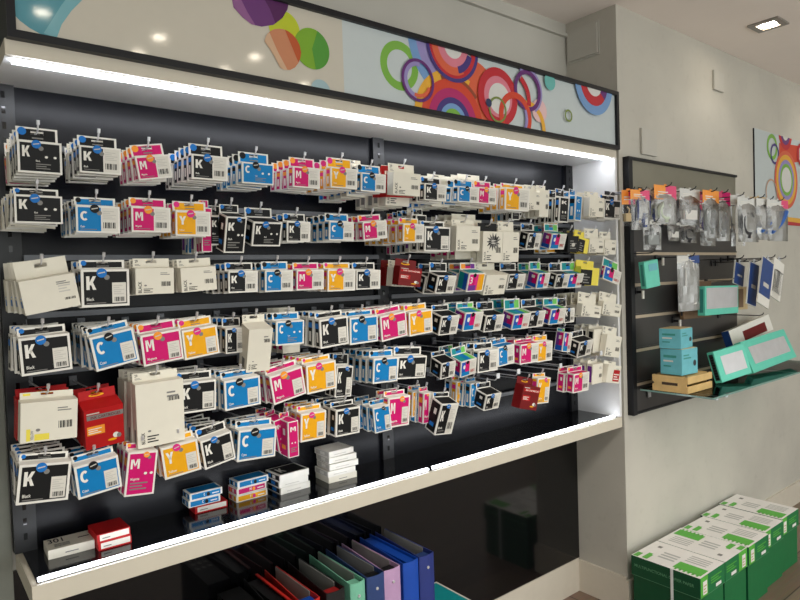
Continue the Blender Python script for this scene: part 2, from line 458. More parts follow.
ring(593,83,32,22.5,'sky'); ring(593,83,23,13,'crimson'); ring(593,83,13.5,0,'white'); ring(593,83,23,13,'violet',-40,0)
ring(567.4,116,6.2,4.3,'olive')
spart('print_rings', A.b)

# wall print at far right
QX0, QX1, QZ1 = at_y(753,130,0).x, 5.35, at_y(752,128,0).z
QZ0 = at_y(796,226,0).z
pr = thing('wall_print', 'unframed pale wall print with rainbow rings, far right of the wall', 'wall print', (4.4, 0, QZ0))
A = Art(QX0, QX1, QZ0, QZ1, -.0075, 'art_cool')
A.b.box(QX0-.004, QX0, -.0075, 0, QZ0, QZ1, 'frame_black')
PX = lambda x, y: px(x, y, -.0075)
def ring(x, y, r1, r0, c, a0=0, a1=360): A.ring(PX(x, y), vr(x, y, r0) if r0 else 0, vr(x, y, r1), P[c], a0, a1)
A.shape([PX(757,213), PX(905,232), PX(905,238), PX(757,217)], P['amber'])
A.shape([PX(757,217), PX(905,238), PX(905,246), PX(757,221)], P['crimson'])
A.shape([PX(757,221), PX(905,246), PX(905,255), PX(757,226)], P['sky'])
ring(772,147,13,9,'ring_green')
A.shape([PX(779,143), PX(799,146), PX(799,162), PX(779,164)], P['red_orange'])
ring(785,133,17,9,'crimson'); ring(785,133,12,7,'violet'); ring(785,133,7.5,0,'white')
ring(774.5,154,10.5,8,'indigo')
ring(786,180,29,0,'coral'); ring(786,180,25,0,'amber'); ring(786,180,20,0,'lilac'); ring(786,180,16,0,'ring_green'); ring(786,180,12.5,0,'white')
ring(801,155,12,8,'crimson'); ring(771,193,14,12.4,'tan')
o = A.b.build('print', pr); o.location = -Vector((4.4, 0, QZ0))

# cover plates on the walls
def plate(lbl, q0, q1, Y=0):
    a, c = at_y(*q0, Y), at_y(*q1, Y)
    b = MB(); b.box(a.x, c.x, Y-.012, Y, min(a.z, c.z), max(a.z, c.z), 'wall_paint')
    tag(b.build('cover_plate', bevel=.002), lbl, 'cover plate', 'wall cover plates')
plate('square blank cover plate above the dark slat board', (639.5,128), (655,157))
plate('narrow blank cover plate high up near the ceiling', (712,70), (722,93))
p0 = on_plane(567, 37, Vector((2.492,0,0)), Vector((1,0,0))); p1 = on_plane(600, 54, Vector((2.492,0,0)), Vector((1,0,0)))
b = MB(); b.box(2.487, 2.492, p1.y, p0.y, p1.z, p0.z+.02, 'wall_paint')
b.box(2.48, 2.487, p1.y+.008, p0.y-.008, p1.z+.008, p0.z+.012, 'wall_paint')
tag(b.build('cover_plate'), 'wide blank cover plate on the recess side wall above the sign', 'cover plate', 'wall cover plates')

# downlights
def downlight(x, y, label, power, size=.04, spot=True, ang=118):
    t = thing('ceiling_downlight', label, 'downlight', (x, y, CEIL), group='recessed ceiling downlights')
    b = MB(); s = size
    for a in ((-s*1.7,s*1.7,-s*1.7,-s),(-s*1.7,s*1.7,s,s*1.7),(-s*1.7,-s,-s,s),(s,s*1.7,-s,s)):
        b.box(a[0], a[1], a[2], a[3], -.008, 0, 'lamp_trim')
    b.build('trim_ring', t)
    b = MB(); n = 20
    b.poly([(s*.95*math.cos(2*PI*i/n), -s*.95*math.sin(2*PI*i/n), -.005) for i in range(n)], 'lamp_on'); b.build('lamp', t)
    l = bpy.data.lights.new('downlight_beam', 'SPOT'); l.energy = power; l.spot_size = R(ang); l.spot_blend = .35
    l.shadow_soft_size = .05; l.color = (1, .955, .89)
    lo = bpy.data.objects.new('downlight_beam', l); col.objects.link(lo); lo.parent = t; lo.location = (0, 0, -.02)
downlight(3.315, -.299, 'square recessed downlight in the ceiling near the right wall', WASH)
for i, (x, y) in enumerate(((.52,-1.45),(1.0,-1.45),(1.48,-1.44),(.98,-1.71),(1.43,-1.71),(1.92,-1.71),(4.6,-.3),(2.4,-2.2),(3.6,-2.2))):
    downlight(x, y, 'recessed downlight out of view in the shop ceiling', WASH if i == 6 else DOWN, .03)
# added fill: even world light let in through the open rear of the room
w = bpy.data.worlds.new('world'); scene.world = w; w.use_nodes = True
bg = w.node_tree.nodes['Background']; bg.inputs[0].default_value = (.97, 1, .97, 1); bg.inputs[1].default_value = WORLD
# ------------------------------------------------------------------ ink boxes
def carton(st, w, h, d):
    b = MB(); x0, x1 = -w/2, w/2; y = -.0004; y2 = -.0008
    c, lay = st[0], st[1:]
    bd = .055*min(w, h)+.0006
    L = dict(K='K', C='C', M='M', Y='Y').get(c, '')
    word = dict(K='Black', C='Cyan', M='Magenta', Y='Yellow').get(c, '')
    ink = INK.get(c)
    base = 'card_white' if c in 'KCMYTES' else 'card_cream'
    if c == 'R': base = 'ink_red'
    if c == 'D': base = 'ink_dark_red'
    if c == 'B': base = 'sheet_yellow'
    if c == 'N': base = 'ink_black'
    b.box(x0, x1, 0, d, 0, h, base)
    lw = text_polys(L)[2] if L else 1
    if c in 'KCMY':
        if lay in ('1', 'c'):
            xm = x0+.56*w
            b.rect(x0+bd, xm, bd, h-bd, y, ink)
            b.rect(xm+.02*w, x1-bd, bd, h-bd, y, 'label_white')
            b.lines(xm+.05*w, x1-bd-.05*w, h*.52, h*.86, y2, 'ink_light', 5)
            b.bars(xm+.05*w, x1-bd-.05*w, h*.18, h*.4, y2, 'ink_black', 8)
            b.text(L, x0+bd+.05*w, h*.45, h*.34, y2, 'card_white', width=.19*w)
            b.text(word, x0+bd+.05*w, h*.2, h*.075, y2, 'card_white', .7)
            b.lines(x0+bd+.05*w, xm-.08*w, h*.12, h*.17, y2, 'ink_grey', 1)
        elif lay == '2':
            b.rect(x0+bd, x1-bd, bd, h-bd, y, ink)
            b.text(L, x0+bd+.05*w, h*.5 if w > h else h*.62, .34*h if w > h else .22*h, y2, 'card_white', width=.17*w if w > h else .3*w)
            dz = h*.52 if w > h else h*.5
            r = .036*max(w, h)
            b.disc(x0+.64*w, dz, r, r*.85, y2, 'card_white'); b.disc(x0+.84*w, dz, r, r*.85, y2, 'card_white')
            b.lines(x0+.4*w if w > h else x0+.15*w, x0+.74*w, h*.14, h*.34, y2, 'ink_grey', 3)
            b.text(word, x0+.4*w if w > h else x0+.15*w, h*.36, h*.06, y2, 'card_white', .7)
        elif lay == '3':
            b.rect(x0+bd, x1-bd, bd, h-bd, y, ink)
            b.rect(x1-.37*w, x1-bd-.02*w, bd+.03*h, .64*h, y2, 'label_white')
            b.lines(x1-.34*w, x1-bd-.06*w, h*.32, h*.6, y2-.0003, 'ink_light', 5)
            b.bars(x1-.32*w, x1-bd-.06*w, h*.13, h*.25, y2-.0003, 'ink_black', 9)
            b.text(L, x0+bd+.05*w, h*.46, h*.36, y2, 'card_white', width=.2*w)
            b.text(word, x0+bd+.05*w, h*.17, h*.085, y2, 'card_white', .75)
            b.lines(x0+bd+.05*w, x0+.52*w, h*.09, h*.14, y2, 'ink_grey', 1)
        elif lay == 's':      # slim upright box
            b.rect(x0+bd, x1-bd, bd, h-bd, y, ink)
            b.text(L, x0+w*.2, h*.72, h*.13, y2, 'card_white', width=.55*w)
            b.disc(x0+.35*w, h*.4, w*.07, w*.07, y2, 'card_white'); b.disc(x0+.65*w, h*.4, w*.07, w*.07, y2, 'card_white')
            b.lines(x0+.2*w, x0+.8*w, h*.15, h*.3, y2, 'ink_grey', 3)
        # coloured panel on the left side, on the right side and, when deep, on the top
        m_ = min(.005, d*.2)
        for xx in (x0-.0004, ):
            b.side(xx, m_, d-m_, bd, h-bd, ink)
            if d < .034:
                b.side(xx-.0003, d*.34, d*.66, h*.2, h*.55, 'card_white')
                b.side(xx-.0003, m_, d-m_, h*.68, h*.86, STK[c])
            else:
                b.side(xx-.0003, d*.3, d*.55, h*.6, h*.78, 'card_white')
                b.side(xx-.0003, d*.3, d*.7, h*.2, h*.32, STK[c])
        b.poly([(x1+.0004,m_,bd),(x1+.0004,d-m_,bd),(x1+.0004,d-m_,h-bd),(x1+.0004,m_,h-bd)], ink)
        if lay == 'c' or d > .034: b.lid(x0+bd, x1-bd, bd*.8, d-bd*.8, h+.0004, ink)
    elif c == 'T':
        xm = x0+.56*w
        b.rect(x0+bd, x0+.3*w, bd, h-bd, y, 'ink_deepblue'); b.rect(x0+.3*w, xm, bd, h-bd, y, 'ink_magenta')
        b.rect(x0+bd, xm, bd, h*.3, y2, 'ink_cyan')
        b.rect(xm+.02*w, x1-bd, bd, h-bd, y, 'label_white')
        b.lines(xm+.05*w, x1-bd-.05*w, h*.55, h*.85, y2, 'ink_light', 4); b.bars(xm+.06*w, x1-bd-.06*w, h*.18, h*.36, y2, 'ink_red', 7)
        b.disc(x0+.22*w, h*.62, .07*w, .13*h, y2, 'card_white')
        b.disc(x0+.42*w, h*.88, .09*w, .09*w, y2, 'ink_black')
        b.side(x0-.0004, .004, d*.5, bd, h-bd, 'ink_magenta'); b.side(x0-.0004, d*.5, d-.004, bd, h-bd, 'ink_purple')
        b.side(x0-.0007, .004, d-.004, bd, h*.3, 'ink_deepblue')
        b.side(x0-.0008, d*.3, d*.6, h*.62, h*.8, 'card_white')
        b.lid(x0+bd, x0+.4*w, bd, d-bd, h+.0004, 'ink_teal'); b.lid(x0+.4*w, x0+.7*w, bd, d-bd, h+.0004, 'ink_cyan'); b.lid(x0+.7*w, x1-bd, bd, d-bd, h+.0004, 'ink_green')
    elif c == 'E':
        for i, q in enumerate(('ink_pink', 'ink_magenta', 'ink_pink', 'ink_orange', 'ink_yellow')):
            b.rect(x0+bd+i*(w-2*bd)/5, x0+bd+(i+1)*(w-2*bd)/5, bd, h-bd, y, q)
        b.rect(x0+bd, x0+.5*w, bd, h*.35, y2, 'ink_purple')
        b.text('3', x0+.1*w, h*.45, h*.36, y2-.0002, 'card_white', width=.17*w)
        b.disc(x0+.36*w, h*.88, .09*w, .09*w, y2, 'ink_black')
        b.side(x0-.0004, .004, d*.45, bd, h-bd, 'ink_deepblue'); b.side(x0-.0004, d*.45, d-.004, bd, h-bd, 'ink_teal')
        b.lid(x0+bd, x1-bd, bd, d-bd, h+.0004, 'ink_teal')
    elif c == 'W':
        big = lay in ('b', 't')
        b.lines(x1-.36*w, x1-.1*w, h*.74, h*.86, y, 'ink_grey', 2)
        if lay != 'f':
            b.bars(x1-.34*w, x1-.08*w, h*(.68 if big else .3), h*(.74 if big else .48), y, 'ink_black', 10)
        else:
            b.lines(x1-.34*w, x1-.12*w, h*.5, h*.84, y, 'ink_light', 4); b.bars(x1-.26*w, x1-.06*w, h*.25, h*.32, y, 'ink_black', 9)
        if lay in ('1', 'b', 't', 's'):
            th = .09*w if not big else .075*w
            b.text('BLACK', x0+.15*w, h*.06, th, y, 'ink_black', .8, up=True)
            b.lines(x0+.2*w, x0+.44*w, h*.07, h*(.2 if big else .25), y, 'ink_black', 3)
            b.disc(x0+.25*w, h*(.25 if big else .34), .035*w, .022*w, y, 'ink_grey')
        if lay == 'y':
            b.rect(x0+.1*w, x0+.17*w, h*.04, h*.34, y, 'sheet_yellow'); b.rect(x0+.24*w, x0+.5*w, h*.04, h*.2, y, 'sheet_yellow')
            b.text('YELLOW', x0+.22*w, h*.06, .05*w, y, 'ink_grey', .7, up=True); b.disc(x0+.3*w, h*.3, .04*w, .03*w, y, 'ink_grey')
        if lay == 's':
            n = 26
            pts = [(.36*w*(1 if i % 2 else .55+.2*random.random())*math.cos(2*PI*i/n), .5*h*(1 if i % 2 else .5)*.62*math.sin(2*PI*i/n)) for i in range(n)]
            for i in range(n):
                p, q = pts[i], pts[(i+1) % n]
                b.poly([(x0+.52*w, y, h*.66), (x0+.52*w+p[0], y, h*.66+p[1]), (x0+.52*w+q[0], y, h*.66+q[1])], 'ink_grey' if i % 2 else 'ink_black')
            b.lines(x0+.42*w, x0+.62*w, h*.6, h*.74, y2, 'card_white', 3)
        if big:
            b.poly([(x0-.0004, d*.62, .06*h), (x0-.0004, d*.3, .06*h), (x0-.0004, d*.3, .28*h), (x0-.0004, d*.62, .28*h)], 'ink_grey')
        if lay == 'r': b.rect(x0+.45*w, x1-.06*w, h*.1, h*.75, y2, 'ink_red'); b.lines(x0+.5*w, x1-.1*w, h*.2, h*.6, y2-.0003, 'card_white', 3)
        if lay == 'f': b.disc(x0-.002, h*.5, .001, .001, y, 'ink_blue'); b.side(x0-.0004, d*.2, d*.6, h*.2, h*.4, 'ink_blue')
        if lay == 'm': b.side(x0-.0004, d*.15, d*.85, h*.1, h*.9, random.choice(('ink_blue', 'ink_purple', 'ink_black', 'ink_magenta', 'ink_grey')))
    elif c in 'RD':
        b.rect(x0+.06*w, x1, h*.74, h*.86, y, 'ink_grey' if c == 'R' else 'ink_red')
        b.text('INK CARTRIDGES', x0+.16*w, h*.765, h*.07, y2, 'card_white' if c == 'D' else 'ink_dark_red', width=.76*w)
        b.rect(x0+.05*w, x0+.5*w, h*.36, h*.58, y, 'ink_orange' if c == 'R' else 'ink_red')
        b.lines(x0+.08*w, x0+.42*w, h*.4, h*.55, y2, 'card_white', 3)
        b.disc(x0+.78*w, h*.24, .08*w, .07*h, y, 'card_white'); b.disc(x0+.86*w, h*.22, .06*w, .06*h, y2, 'ink_grey'); b.disc(x0+.68*w, h*.14, .12*w, .03*h, y, 'ink_yellow')
        b.lines(x0+.06*w, x0+.4*w, h*.88, h*.95, y, 'ink_light', 1)
    elif c == 'B':
        b.rect(x0, x0+.62*w, 0, h*.86, y, 'ink_black'); b.lines(x0+.15*w, x0+.5*w, h*.1, h*.7, y2, 'ink_grey', 4)
    elif c == 'N':
        b.lines(x0+.2*w, x0+.8*w, h*.2, h*.8, y, 'ink_grey', 4); b.disc(x0+.5*w, h*.45, .16*w, .12*h, y2, 'ink_light')
    return b.mesh('carton')

def hang_tab(st, w, h, d, th, fold=0):
    b = MB(); c, lay = st[0], st[1:]
    x0, x1 = -w*.475, w*.475
    y0, y1 = d-.0012, d
    base = {'R': 'ink_red', 'D': 'ink_dark_red', 'B': 'sheet_yellow', 'N': 'ink_black', 'W': 'card_cream'}.get(c, 'card_white')
    if c == 'W' and lay == 's': base = 'ink_black'
    sw, sh = min(.16*w, .012), min(.0045, th*.16)
    zc = h+th*.66
    for a in ((x0, x1, h, zc-sh), (x0, x1, zc+sh, h+th), (x0, -sw, zc-sh, zc+sh), (sw, x1, zc-sh, zc+sh)):
        b.box(a[0], a[1], y0, y1, a[2], a[3], base)
    y = y0-.0003; m_ = .05*w+.0005
    def strip(xa, xb, za, zb, mt):
        for a in ((xa, xb, za, zc-sh), (xa, xb, zc+sh, zb), (xa, -sw, zc-sh, zc+sh), (sw, xb, zc-sh, zc+sh)):
            p, q, r, t = max(a[0], xa), min(a[1], xb), max(a[2], za), min(a[3], zb)
            if q > p and t > r: b.rect(p, q, r, t, y, mt)
    if c in 'KCMY':
        strip(x0+m_, x1-m_, h+.12*th, h+th-m_*.8, INK[c])
        r = min(.1*w, .3*th)
        b.disc(x0+m_*.6+r, h+th-r-.001, r, r, y-.0003, STK[c])
        b.rect(-.12*w, .14*w, h+.24*th, h+.34*th, y-.0003, 'ink_grey')
    elif c in 'TE':
        if c == 'T': strip(x0+m_, -sw-.0005, h+.1*th, h+th-m_, 'ink_teal'); strip(sw+.0005, x1-m_, h+.1*th, h+th-m_, 'ink_green'); b.rect(-sw, sw, h+.12*th, zc-sh, y, 'ink_cyan'); b.rect(-sw, sw, zc+sh, h+th-m_, y, 'ink_cyan')
        else: strip(x0+m_, -sw-.0005, h+.1*th, h+th-m_, 'ink_orange'); strip(sw+.0005, x1-m_, h+.1*th, h+th-m_, 'ink_purple'); b.rect(-sw, sw, h+.12*th, zc-sh, y, 'ink_magenta'); b.rect(-sw, sw, zc+sh, h+th-m_, y, 'ink_magenta')
    elif c == 'W':
        if lay == 'y': b.rect(x0+.05*w, x0+.18*w, h+.5*th, h+.85*th, y, 'sheet_yellow')
        elif lay in '1bt': b.text('29', x0+.05*w, h+.55*th, min(.3*th, .1*w), y, 'ink_black', .8); b.lines(x0+.05*w, x0+.2*w, h+.22*th, h+.45*th, y, 'ink_grey', 2)
    elif c in 'RD':
        b.disc(-.02*w, h+.4*th, .2*w, .16*th, y, 'ink_yellow'); b.disc(-.04*w, h+.45*th, .13*w, .08*th, y-.0003, base)
    cf, sf = math.cos(-fold), math.sin(-fold)
    b.v = [(x, d+(y-d)*cf-(z-h)*sf, h+(y-d)*sf+(z-h)*cf) for x, y, z in b.v]
    return b.mesh('hang_tab'), (d-(zc-h)*sf, h+(zc-h)*cf)

def sticker(st, w, h):
    c, lay = st[0], st[1:]
    if c not in 'KCMY' or lay == 's': return None
    r = min(.105*w, .17*h); b = MB()
    fx = .42 if lay in '1c' else (.42 if w > h else .62)
    x, z = -w/2+fx*w, h-.045*h-r*.4
    b.plate(x, z, r, -.0016, -.0006, STK[c])
    b.poly([(x-.7*r, -.0019, z-.22*r), (x+.66*r, -.0019, z+.06*r), (x+.66*r, -.0019, z+.3*r), (x-.7*r, -.0019, z+.02*r)], 'ink_light')
    b.disc(x+1.0*r, z-.95*r, .55*r, .55*r, -.0009, 'ink_grey')
    return b.mesh('round_sticker')

ORD = 'zeroth first second third fourth fifth sixth seventh eighth ninth tenth eleventh twelfth thirteenth fourteenth fifteenth sixteenth seventeenth eighteenth nineteenth twentieth twenty-first twenty-second twenty-third twenty-fourth twenty-fifth twenty-sixth'.split()
ROWN = ['top row', 'second row', 'third row', 'fourth row', 'fifth row', 'lowest row']
def describe(st):
    c, lay = st[0], st[1:]
    if c in 'KCMY':
        n = f"{CNAME[c]} {c} ink box"
        return {'1': n+' with barcode', '2': n+' with dots', '3': 'large '+n, 'c': 'deep '+n, 's': 'slim '+n}[lay]
    return {'T': 'tricolour ink box with teal tab', 'E': 'rainbow fronted ink box', 'W1': 'cream ink box with black print', 'Wp': 'plain cream ink box', 'W3': 'plain white ink box',
            'Wf': 'big plain white ink box', 'Wy': 'cream ink box with yellow marks', 'Wb': 'big cream ink box marked BLACK', 'Wt': 'tall cream ink box marked BLACK',
            'Ws': 'white ink box with black splash', 'Wm': 'white ink box with coloured edge', 'Wr': 'white ink box with red panel',
            'R': 'red ink box with orange label', 'D': 'dark red ink box', 'B': 'yellow and black ink box', 'N': 'plain black ink box'}.get(st, 'ink box')

def pose(geom, Yf, yaw, pitch):
    """centre, tilt, width and height of a front face from its outline in the photograph, on a plane at its real depth"""
    if len(geom) == 4:
        xl, xr, yt, yb = geom; xc, yc = (xl+xr)/2, (yt+yb)/2
        c8 = None
    else:
        c8 = [(geom[i], geom[i+1]) for i in (0, 2, 4, 6)]
        xc, yc = sum(p[0] for p in c8)/4, sum(p[1] for p in c8)/4
    p0 = at_y(xc, yc, Yf)
    Rm = Euler((R(pitch), 0, R(yaw))).to_matrix()
    ex, n, ez = Rm.col[0], Rm.col[1], Rm.col[2]
    def loc(x, y):
        q = on_plane(x, y, p0, n)-p0; return Vector((q.dot(ex), q.dot(ez)))
    if c8 is None:
        w = loc(xr, yc).x-loc(xl, yc).x; h = loc(xc, yt).y-loc(xc, yb).y; a = 0
    else:
        TL, TR, BR, BL = [loc(*p) for p in c8]
        hr = (TR-TL)+(BR-BL); vrt = (TL-BL)+(TR-BR)
        a = (math.atan2(hr.y, hr.x)+math.atan2(-vrt.x, vrt.y))/2
        w = hr.length/2; h = vrt.length/2
    return p0, a, w, h, ex, n, ez

boxes_made = 0
PLACED = []
def stack(row, idx, st, geom, tabtop, n=0, d=.028, yaw=0, pitch=None, Yf=-.05, pitchY=None, where=None, mixed=None, jit=1.0, hook=True, th=None, back=True):
    global boxes_made
    if pitch is None: pitch = 17 if d >= .045 else 5
    p0, a, w, h, ex, nn, ez = pose(geom, Yf, yaw, pitch)
    xc = geom[0]+geom[1] if len(geom) == 4 else (geom[0]+geom[2])
    xc = (xc)/2
    if th is None:
        hinge = p0+ez*(h/2)+nn*d
        th = (at_y(xc, tabtop, hinge.y).z-hinge.z)/math.cos(a)
        th = max(.014, min(.05, th))
    rot = Euler((R(pitch), -a, R(yaw)))
    key = st
    meshes = {}
    def get(s):
        if s not in meshes:
            tm, zc = hang_tab(s, w, h, d, th, R(pitch))
            meshes[s] = (carton(s, w, h, d), tm, sticker(s, w, h), zc)
        return meshes[s]
    rn = ROWN[row]
    wz = where or f"{ORD[idx]} stack from left, {rn}"
    grp = f"ink boxes hanging on the {rn}"
    base_local = Vector((0, 0, -h/2))
    step = pitchY or (d+.007)
    for k in range(n+1):
        s = st if k == 0 or not mixed else mixed[(k-1) % len(mixed)]
        cm, tm, sm, zc = get(s)
        if k == 0: rr = rot.copy(); off = Vector((0, 0, 0))
        else:
            rr = Euler((rot.x+R(random.uniform(-1, 1)), rot.y*(.55 if k == 1 else .2)+R(random.uniform(-2.2, 2.2))*jit, rot.z*(.5)+R(random.uniform(-2, 2))*jit))
            off = Vector((random.uniform(-.002, .002), 0, random.uniform(-.002, .001)))
        yk = k*step
        if Yf+yk+d > .196:
            break
        # hang every box of the stack from the same hook point
        hookp = p0 + rot.to_matrix() @ Vector((0, zc[0], zc[1]-h/2))
        pos = hookp + Vector((0, yk, 0)) + off - rr.to_matrix() @ Vector((0, zc[0], zc[1]))
        which = 'front of' if k == 0 else f'{ORD[k+1]} in'
        PLACED.append((k == 0 and where is None, k, w*h/max(.3, (pos-CAM).length)**2*(.55**k)*(.5 if where else 1), f"{describe(s)}, {which} {wz}", pos, rr, grp, cm, tm, sm))
        boxes_made += 1
    if hook:
        cm, tm, sm, zc = get(st)
        hp = p0 + rot.to_matrix() @ Vector((0, zc[0], zc[1]-h/2))
        rz = min(RAILZ, key=lambda z: abs(z-hp.z))
        b = MB(); zr = hp.z+.0005; py = .199
        if abs(rz-zr) > .008: rz, py = zr, .227      # clipped straight onto the panel
        b.box(hp.x-.009, hp.x+.009, py, py+.005, rz-.012, rz+.012, 'rail_grey')
        b.tube([(hp.x, py+.001, rz), (hp.x, .15, zr+(rz-zr)*.25), (hp.x, hp.y-.004, zr), (hp.x, hp.y-.012, zr+.003), (hp.x, hp.y-.020, zr+.016)], .0019, 'chrome', 6)
        b.tube([(hp.x, hp.y-.0195, zr+.013), (hp.x, hp.y-.0225, zr+.022)], .0034, 'chrome', 8)
        o = b.build('display_hook', smooth=False)
        tag(o, f"chrome hook holding the {wz}" if not where else f"chrome hook of the {describe(st)} {where}", 'hook', f'chrome hooks on the {rn}')

ROWS = [[], [], [], [], [], []]
r = ROWS[0]
r += [('K2', (18,62.3,141.5,173.5), 128.5, 5, dict(mixed=['K2','K2','K1','W1','M1'])),
 ('K1', (80,121.5,147,173.8), 137.5, 4, dict(mixed=['K1','K1','W1','K1'], jit=2)),
 ('M1', (135.5,157.5,169.5,153.5,172.8,177,139.2,181), 145, 3, {}),
 ('K1', (192.5,228,155.5,180), 145.5, 5, {}),
 ('C2', (242.5,274,163.2,184.2), 153.5, 4, {}),
 ('M1', (293.5,320,167.3,188), 158.8, 3, {}),
 ('Y1', (331,357.5,168,188.5), 159, 4, {}),
 ('C1', (361.5,386,173.5,192), 166, 2, {}),
 ('W1', (393.5,420.5,173,195.5), 165, 2, dict(mixed=['R','R'], d=.03)),
 ('K1', (425,446.5,184,200.8), 178, 2, {}),
 ('C1', (458.5,478.5,187,202.5), 180.5, 3, {}),
 ('M1', (478.5,496.5,187.8,204), 182, 2, {}),
 ('Y1', (505.5,529.5,188.2,211), 184.5, 3, {}),
 ('W1', (528.5,540.5,192,210), 186, 1, dict(Yf=-.03)),
 ('Wp', (539.5,549,190,217), 186, 2, dict(Yf=-.03, d=.02)),
 ('Ks', (559.5,568.5,197,222.5), 189.5, 3, dict(d=.022, pitchY=.031, yaw=8)),
 ('Cs', (575.5,581.5,195.5,221), 190, 3, dict(d=.03, yaw=14)),
 ('W1', (589.5,604,197.5,217), 192.5, 3, dict(mixed=['Wm'])),
 ('K3', (604.5,620.5,200,219), 195.5, 2, {})]
r = ROWS[1]
r += [('K2', (15,63,195.5,223.5), 189, 6, dict(mixed=['K2','W1','W1','K2','W1'], jit=2)),
 ('C1', (76.5,120.3,206,233), 198, 4, {}),
 ('M1', (132,171,207.2,232.2), 198.5, 4, {}),
 ('Y1', (176,211,211.3,236), 202, 3, {}),
 ('K2', (210,226,216,245), 206, 1, dict(Yf=-.01)),
 ('K2', (225.3,245.5,217,253), 205, 0, dict(d=.05)),
 ('K2', (252.8,281.5,222.3,246.3), 208.5, 0, dict(d=.06)),
 ('K1', (287.3,310.5,221.7,242), 214, 2, {}),
 ('C1', (329.5,354,221.5,240.5), 214, 3, {}),
 ('M1', (363,222,386.5,220.5,388,238,364,240.5), 215, 3, {}),
 ('Y1', (403.5,424,224,242.5), 218.5, 5, {}),
 ('K3', (425,450.3,227,251.5), 221.5, 2, {}),
 ('W1', (456.5,480,226,251), 220, 4, {}),
 ('Ws', (483,502.5,231.5,262), 223.5, 1, {}),
 ('W1', (502.7,519,232,262), 222, 1, {}),
 ('K1', (527.5,540.5,233.2,249.5), 224, 1, dict(d=.045, yaw=-3)),
 ('T', (551,565.5,233.8,249.5), 224, 1, dict(d=.045)),
 ('N', (568,578.5,236,252), 229, 2, {}),
 ('B', (579.5,237.5,590,239,586.5,253.5,577,251), 231, 1, {}),
 ('W1', (589.5,604,238.5,252.5), 229, 2, {}),
 ('W1', (604.5,616,240,254.5), 232, 2, {})]
r = ROWS[2]
r += [('Wf', (19.5,282.7,75,272,81,304.5,26,316.5), 259, 3, dict(d=.04, mixed=['Wf'])),
 ('K3', (81.8,129.8,269.3,306.5), 260, 2, {}),
 ('W1', (136,174.3,268.2,294), 258.5, 2, {}),
 ('W1', (180.5,268.2,215.8,266.2,217.5,289.5,182.5,292.5), 258.5, 2, {}),
 ('K1', (228.8,258,271,292.5), 262.5, 4, {}),
 ('C1', (265.5,293.2,270.3,291.5), 261.5, 3, {}),
 ('M1', (297,324,269.8,289.8), 262.5, 2, {}),
 ('Y1', (328,355.5,269.2,291), 262.5, 3, {}),
 ('K1', (356.7,380.5,270.2,289.2), 262.5, 2, {}),
 ('D', (400,267.3,423.2,267.5,419.2,287.5,398.5,284.5), 259.5, 2, dict(d=.03, mixed=['W1','D'])),
 ('Kc', (438.5,275.3,456,276.3,453.5,294.8,436,292), 262.5, 1, dict(d=.05)),
 ('E', (468,484,273.2,291.5), 262.5, 1, dict(d=.05)),
 ('W1', (485.2,506,275,294.5), 263, 0, dict(d=.065)),
 ('Kc', (508,524.5,274.2,289.5), 263, 0, dict(d=.05)),
 ('T', (537.5,549,273.2,288.5), 261.5, 1, dict(d=.05)),
 ('Kc', (556,568.5,274.3,288), 263, 1, dict(d=.045)),
 ('T', (568.2,582.5,273.8,287.8), 261.5, 1, dict(d=.045)),
 ('B', (581.5,266.5,599.5,268.5,598,286,579.8,284.2), 260.5, 1, {}),
 ('T', (606,268.5,622.5,270,618.5,283.5,602.5,280), 259.5, 0, dict(d=.02))]
r = ROWS[3]
r += [('K3', (18.7,339,69.7,333,73.5,369,22.5,376.5), 326, 3, dict(jit=2.5)),
 ('C3', (90,337.5,133,328,140.5,359.2,97,372.7), 323.5, 4, {}),
 ('M3', (140,336,181,328.5,184,358.5,145,366.7), 321.5, 3, {}),
 ('Y3', (182.5,331.5,217.7,324,219.2,352,185,361.5), 317.5, 2, {}),
 ('K1', (226,245,328,353), 317.5, 3, dict(Yf=-.01)),
 ('Wt', (248,271.3,329.5,371.5), 314, 0, dict(d=.055, yaw=-4)),
 ('C2', (276.5,321.5,304,320,304.4,344,276.5,345.5), 312, 3, {}),
 ('K3', (319.5,320.3,348,315.8,349,343.5,321,349), 311, 4, dict(jit=2)),
 ('C3', (349.5,317.3,378,315.8,378.3,341.2,351,345), 310, 3, {}),
 ('M3', (380,317,406.5,310.5,407.5,335.3,382.5,342), 306.5, 3, {}),
 ('Y3', (409,312.5,432,309.3,433.2,332.5,409.8,336), 303.5, 3, {}),
 ('Kc', (440.5,458,316,334.5), 304, 0, dict(d=.055)),
 ('T', (464.3,482,312.5,330.3), 301.5, 1, dict(d=.05)),
 ('Kc', (485.5,503,315.3,331.3), 301, 0, dict(d=.055)),
 ('T', (513.2,529.3,314,329), 298, 1, dict(d=.055)),
 ('Kc', (529.3,544.3,311.3,327), 298.5, 0, dict(d=.05)),
 ('T', (550.3,565,308.8,324), 297, 1, dict(d=.045)),
 ('Kc', (564.5,574.5,308.3,322.5), 297.5, 1, dict(d=.04)),
 ('W1', (583,303.5,601.5,306.5,600,318.5,581.5,315.5), 292.5, 3, {}),
 ('W1', (604,301.5,622,304.5,619.5,317.5,602.5,314), 292.5, 2, {})]
r = ROWS[4]
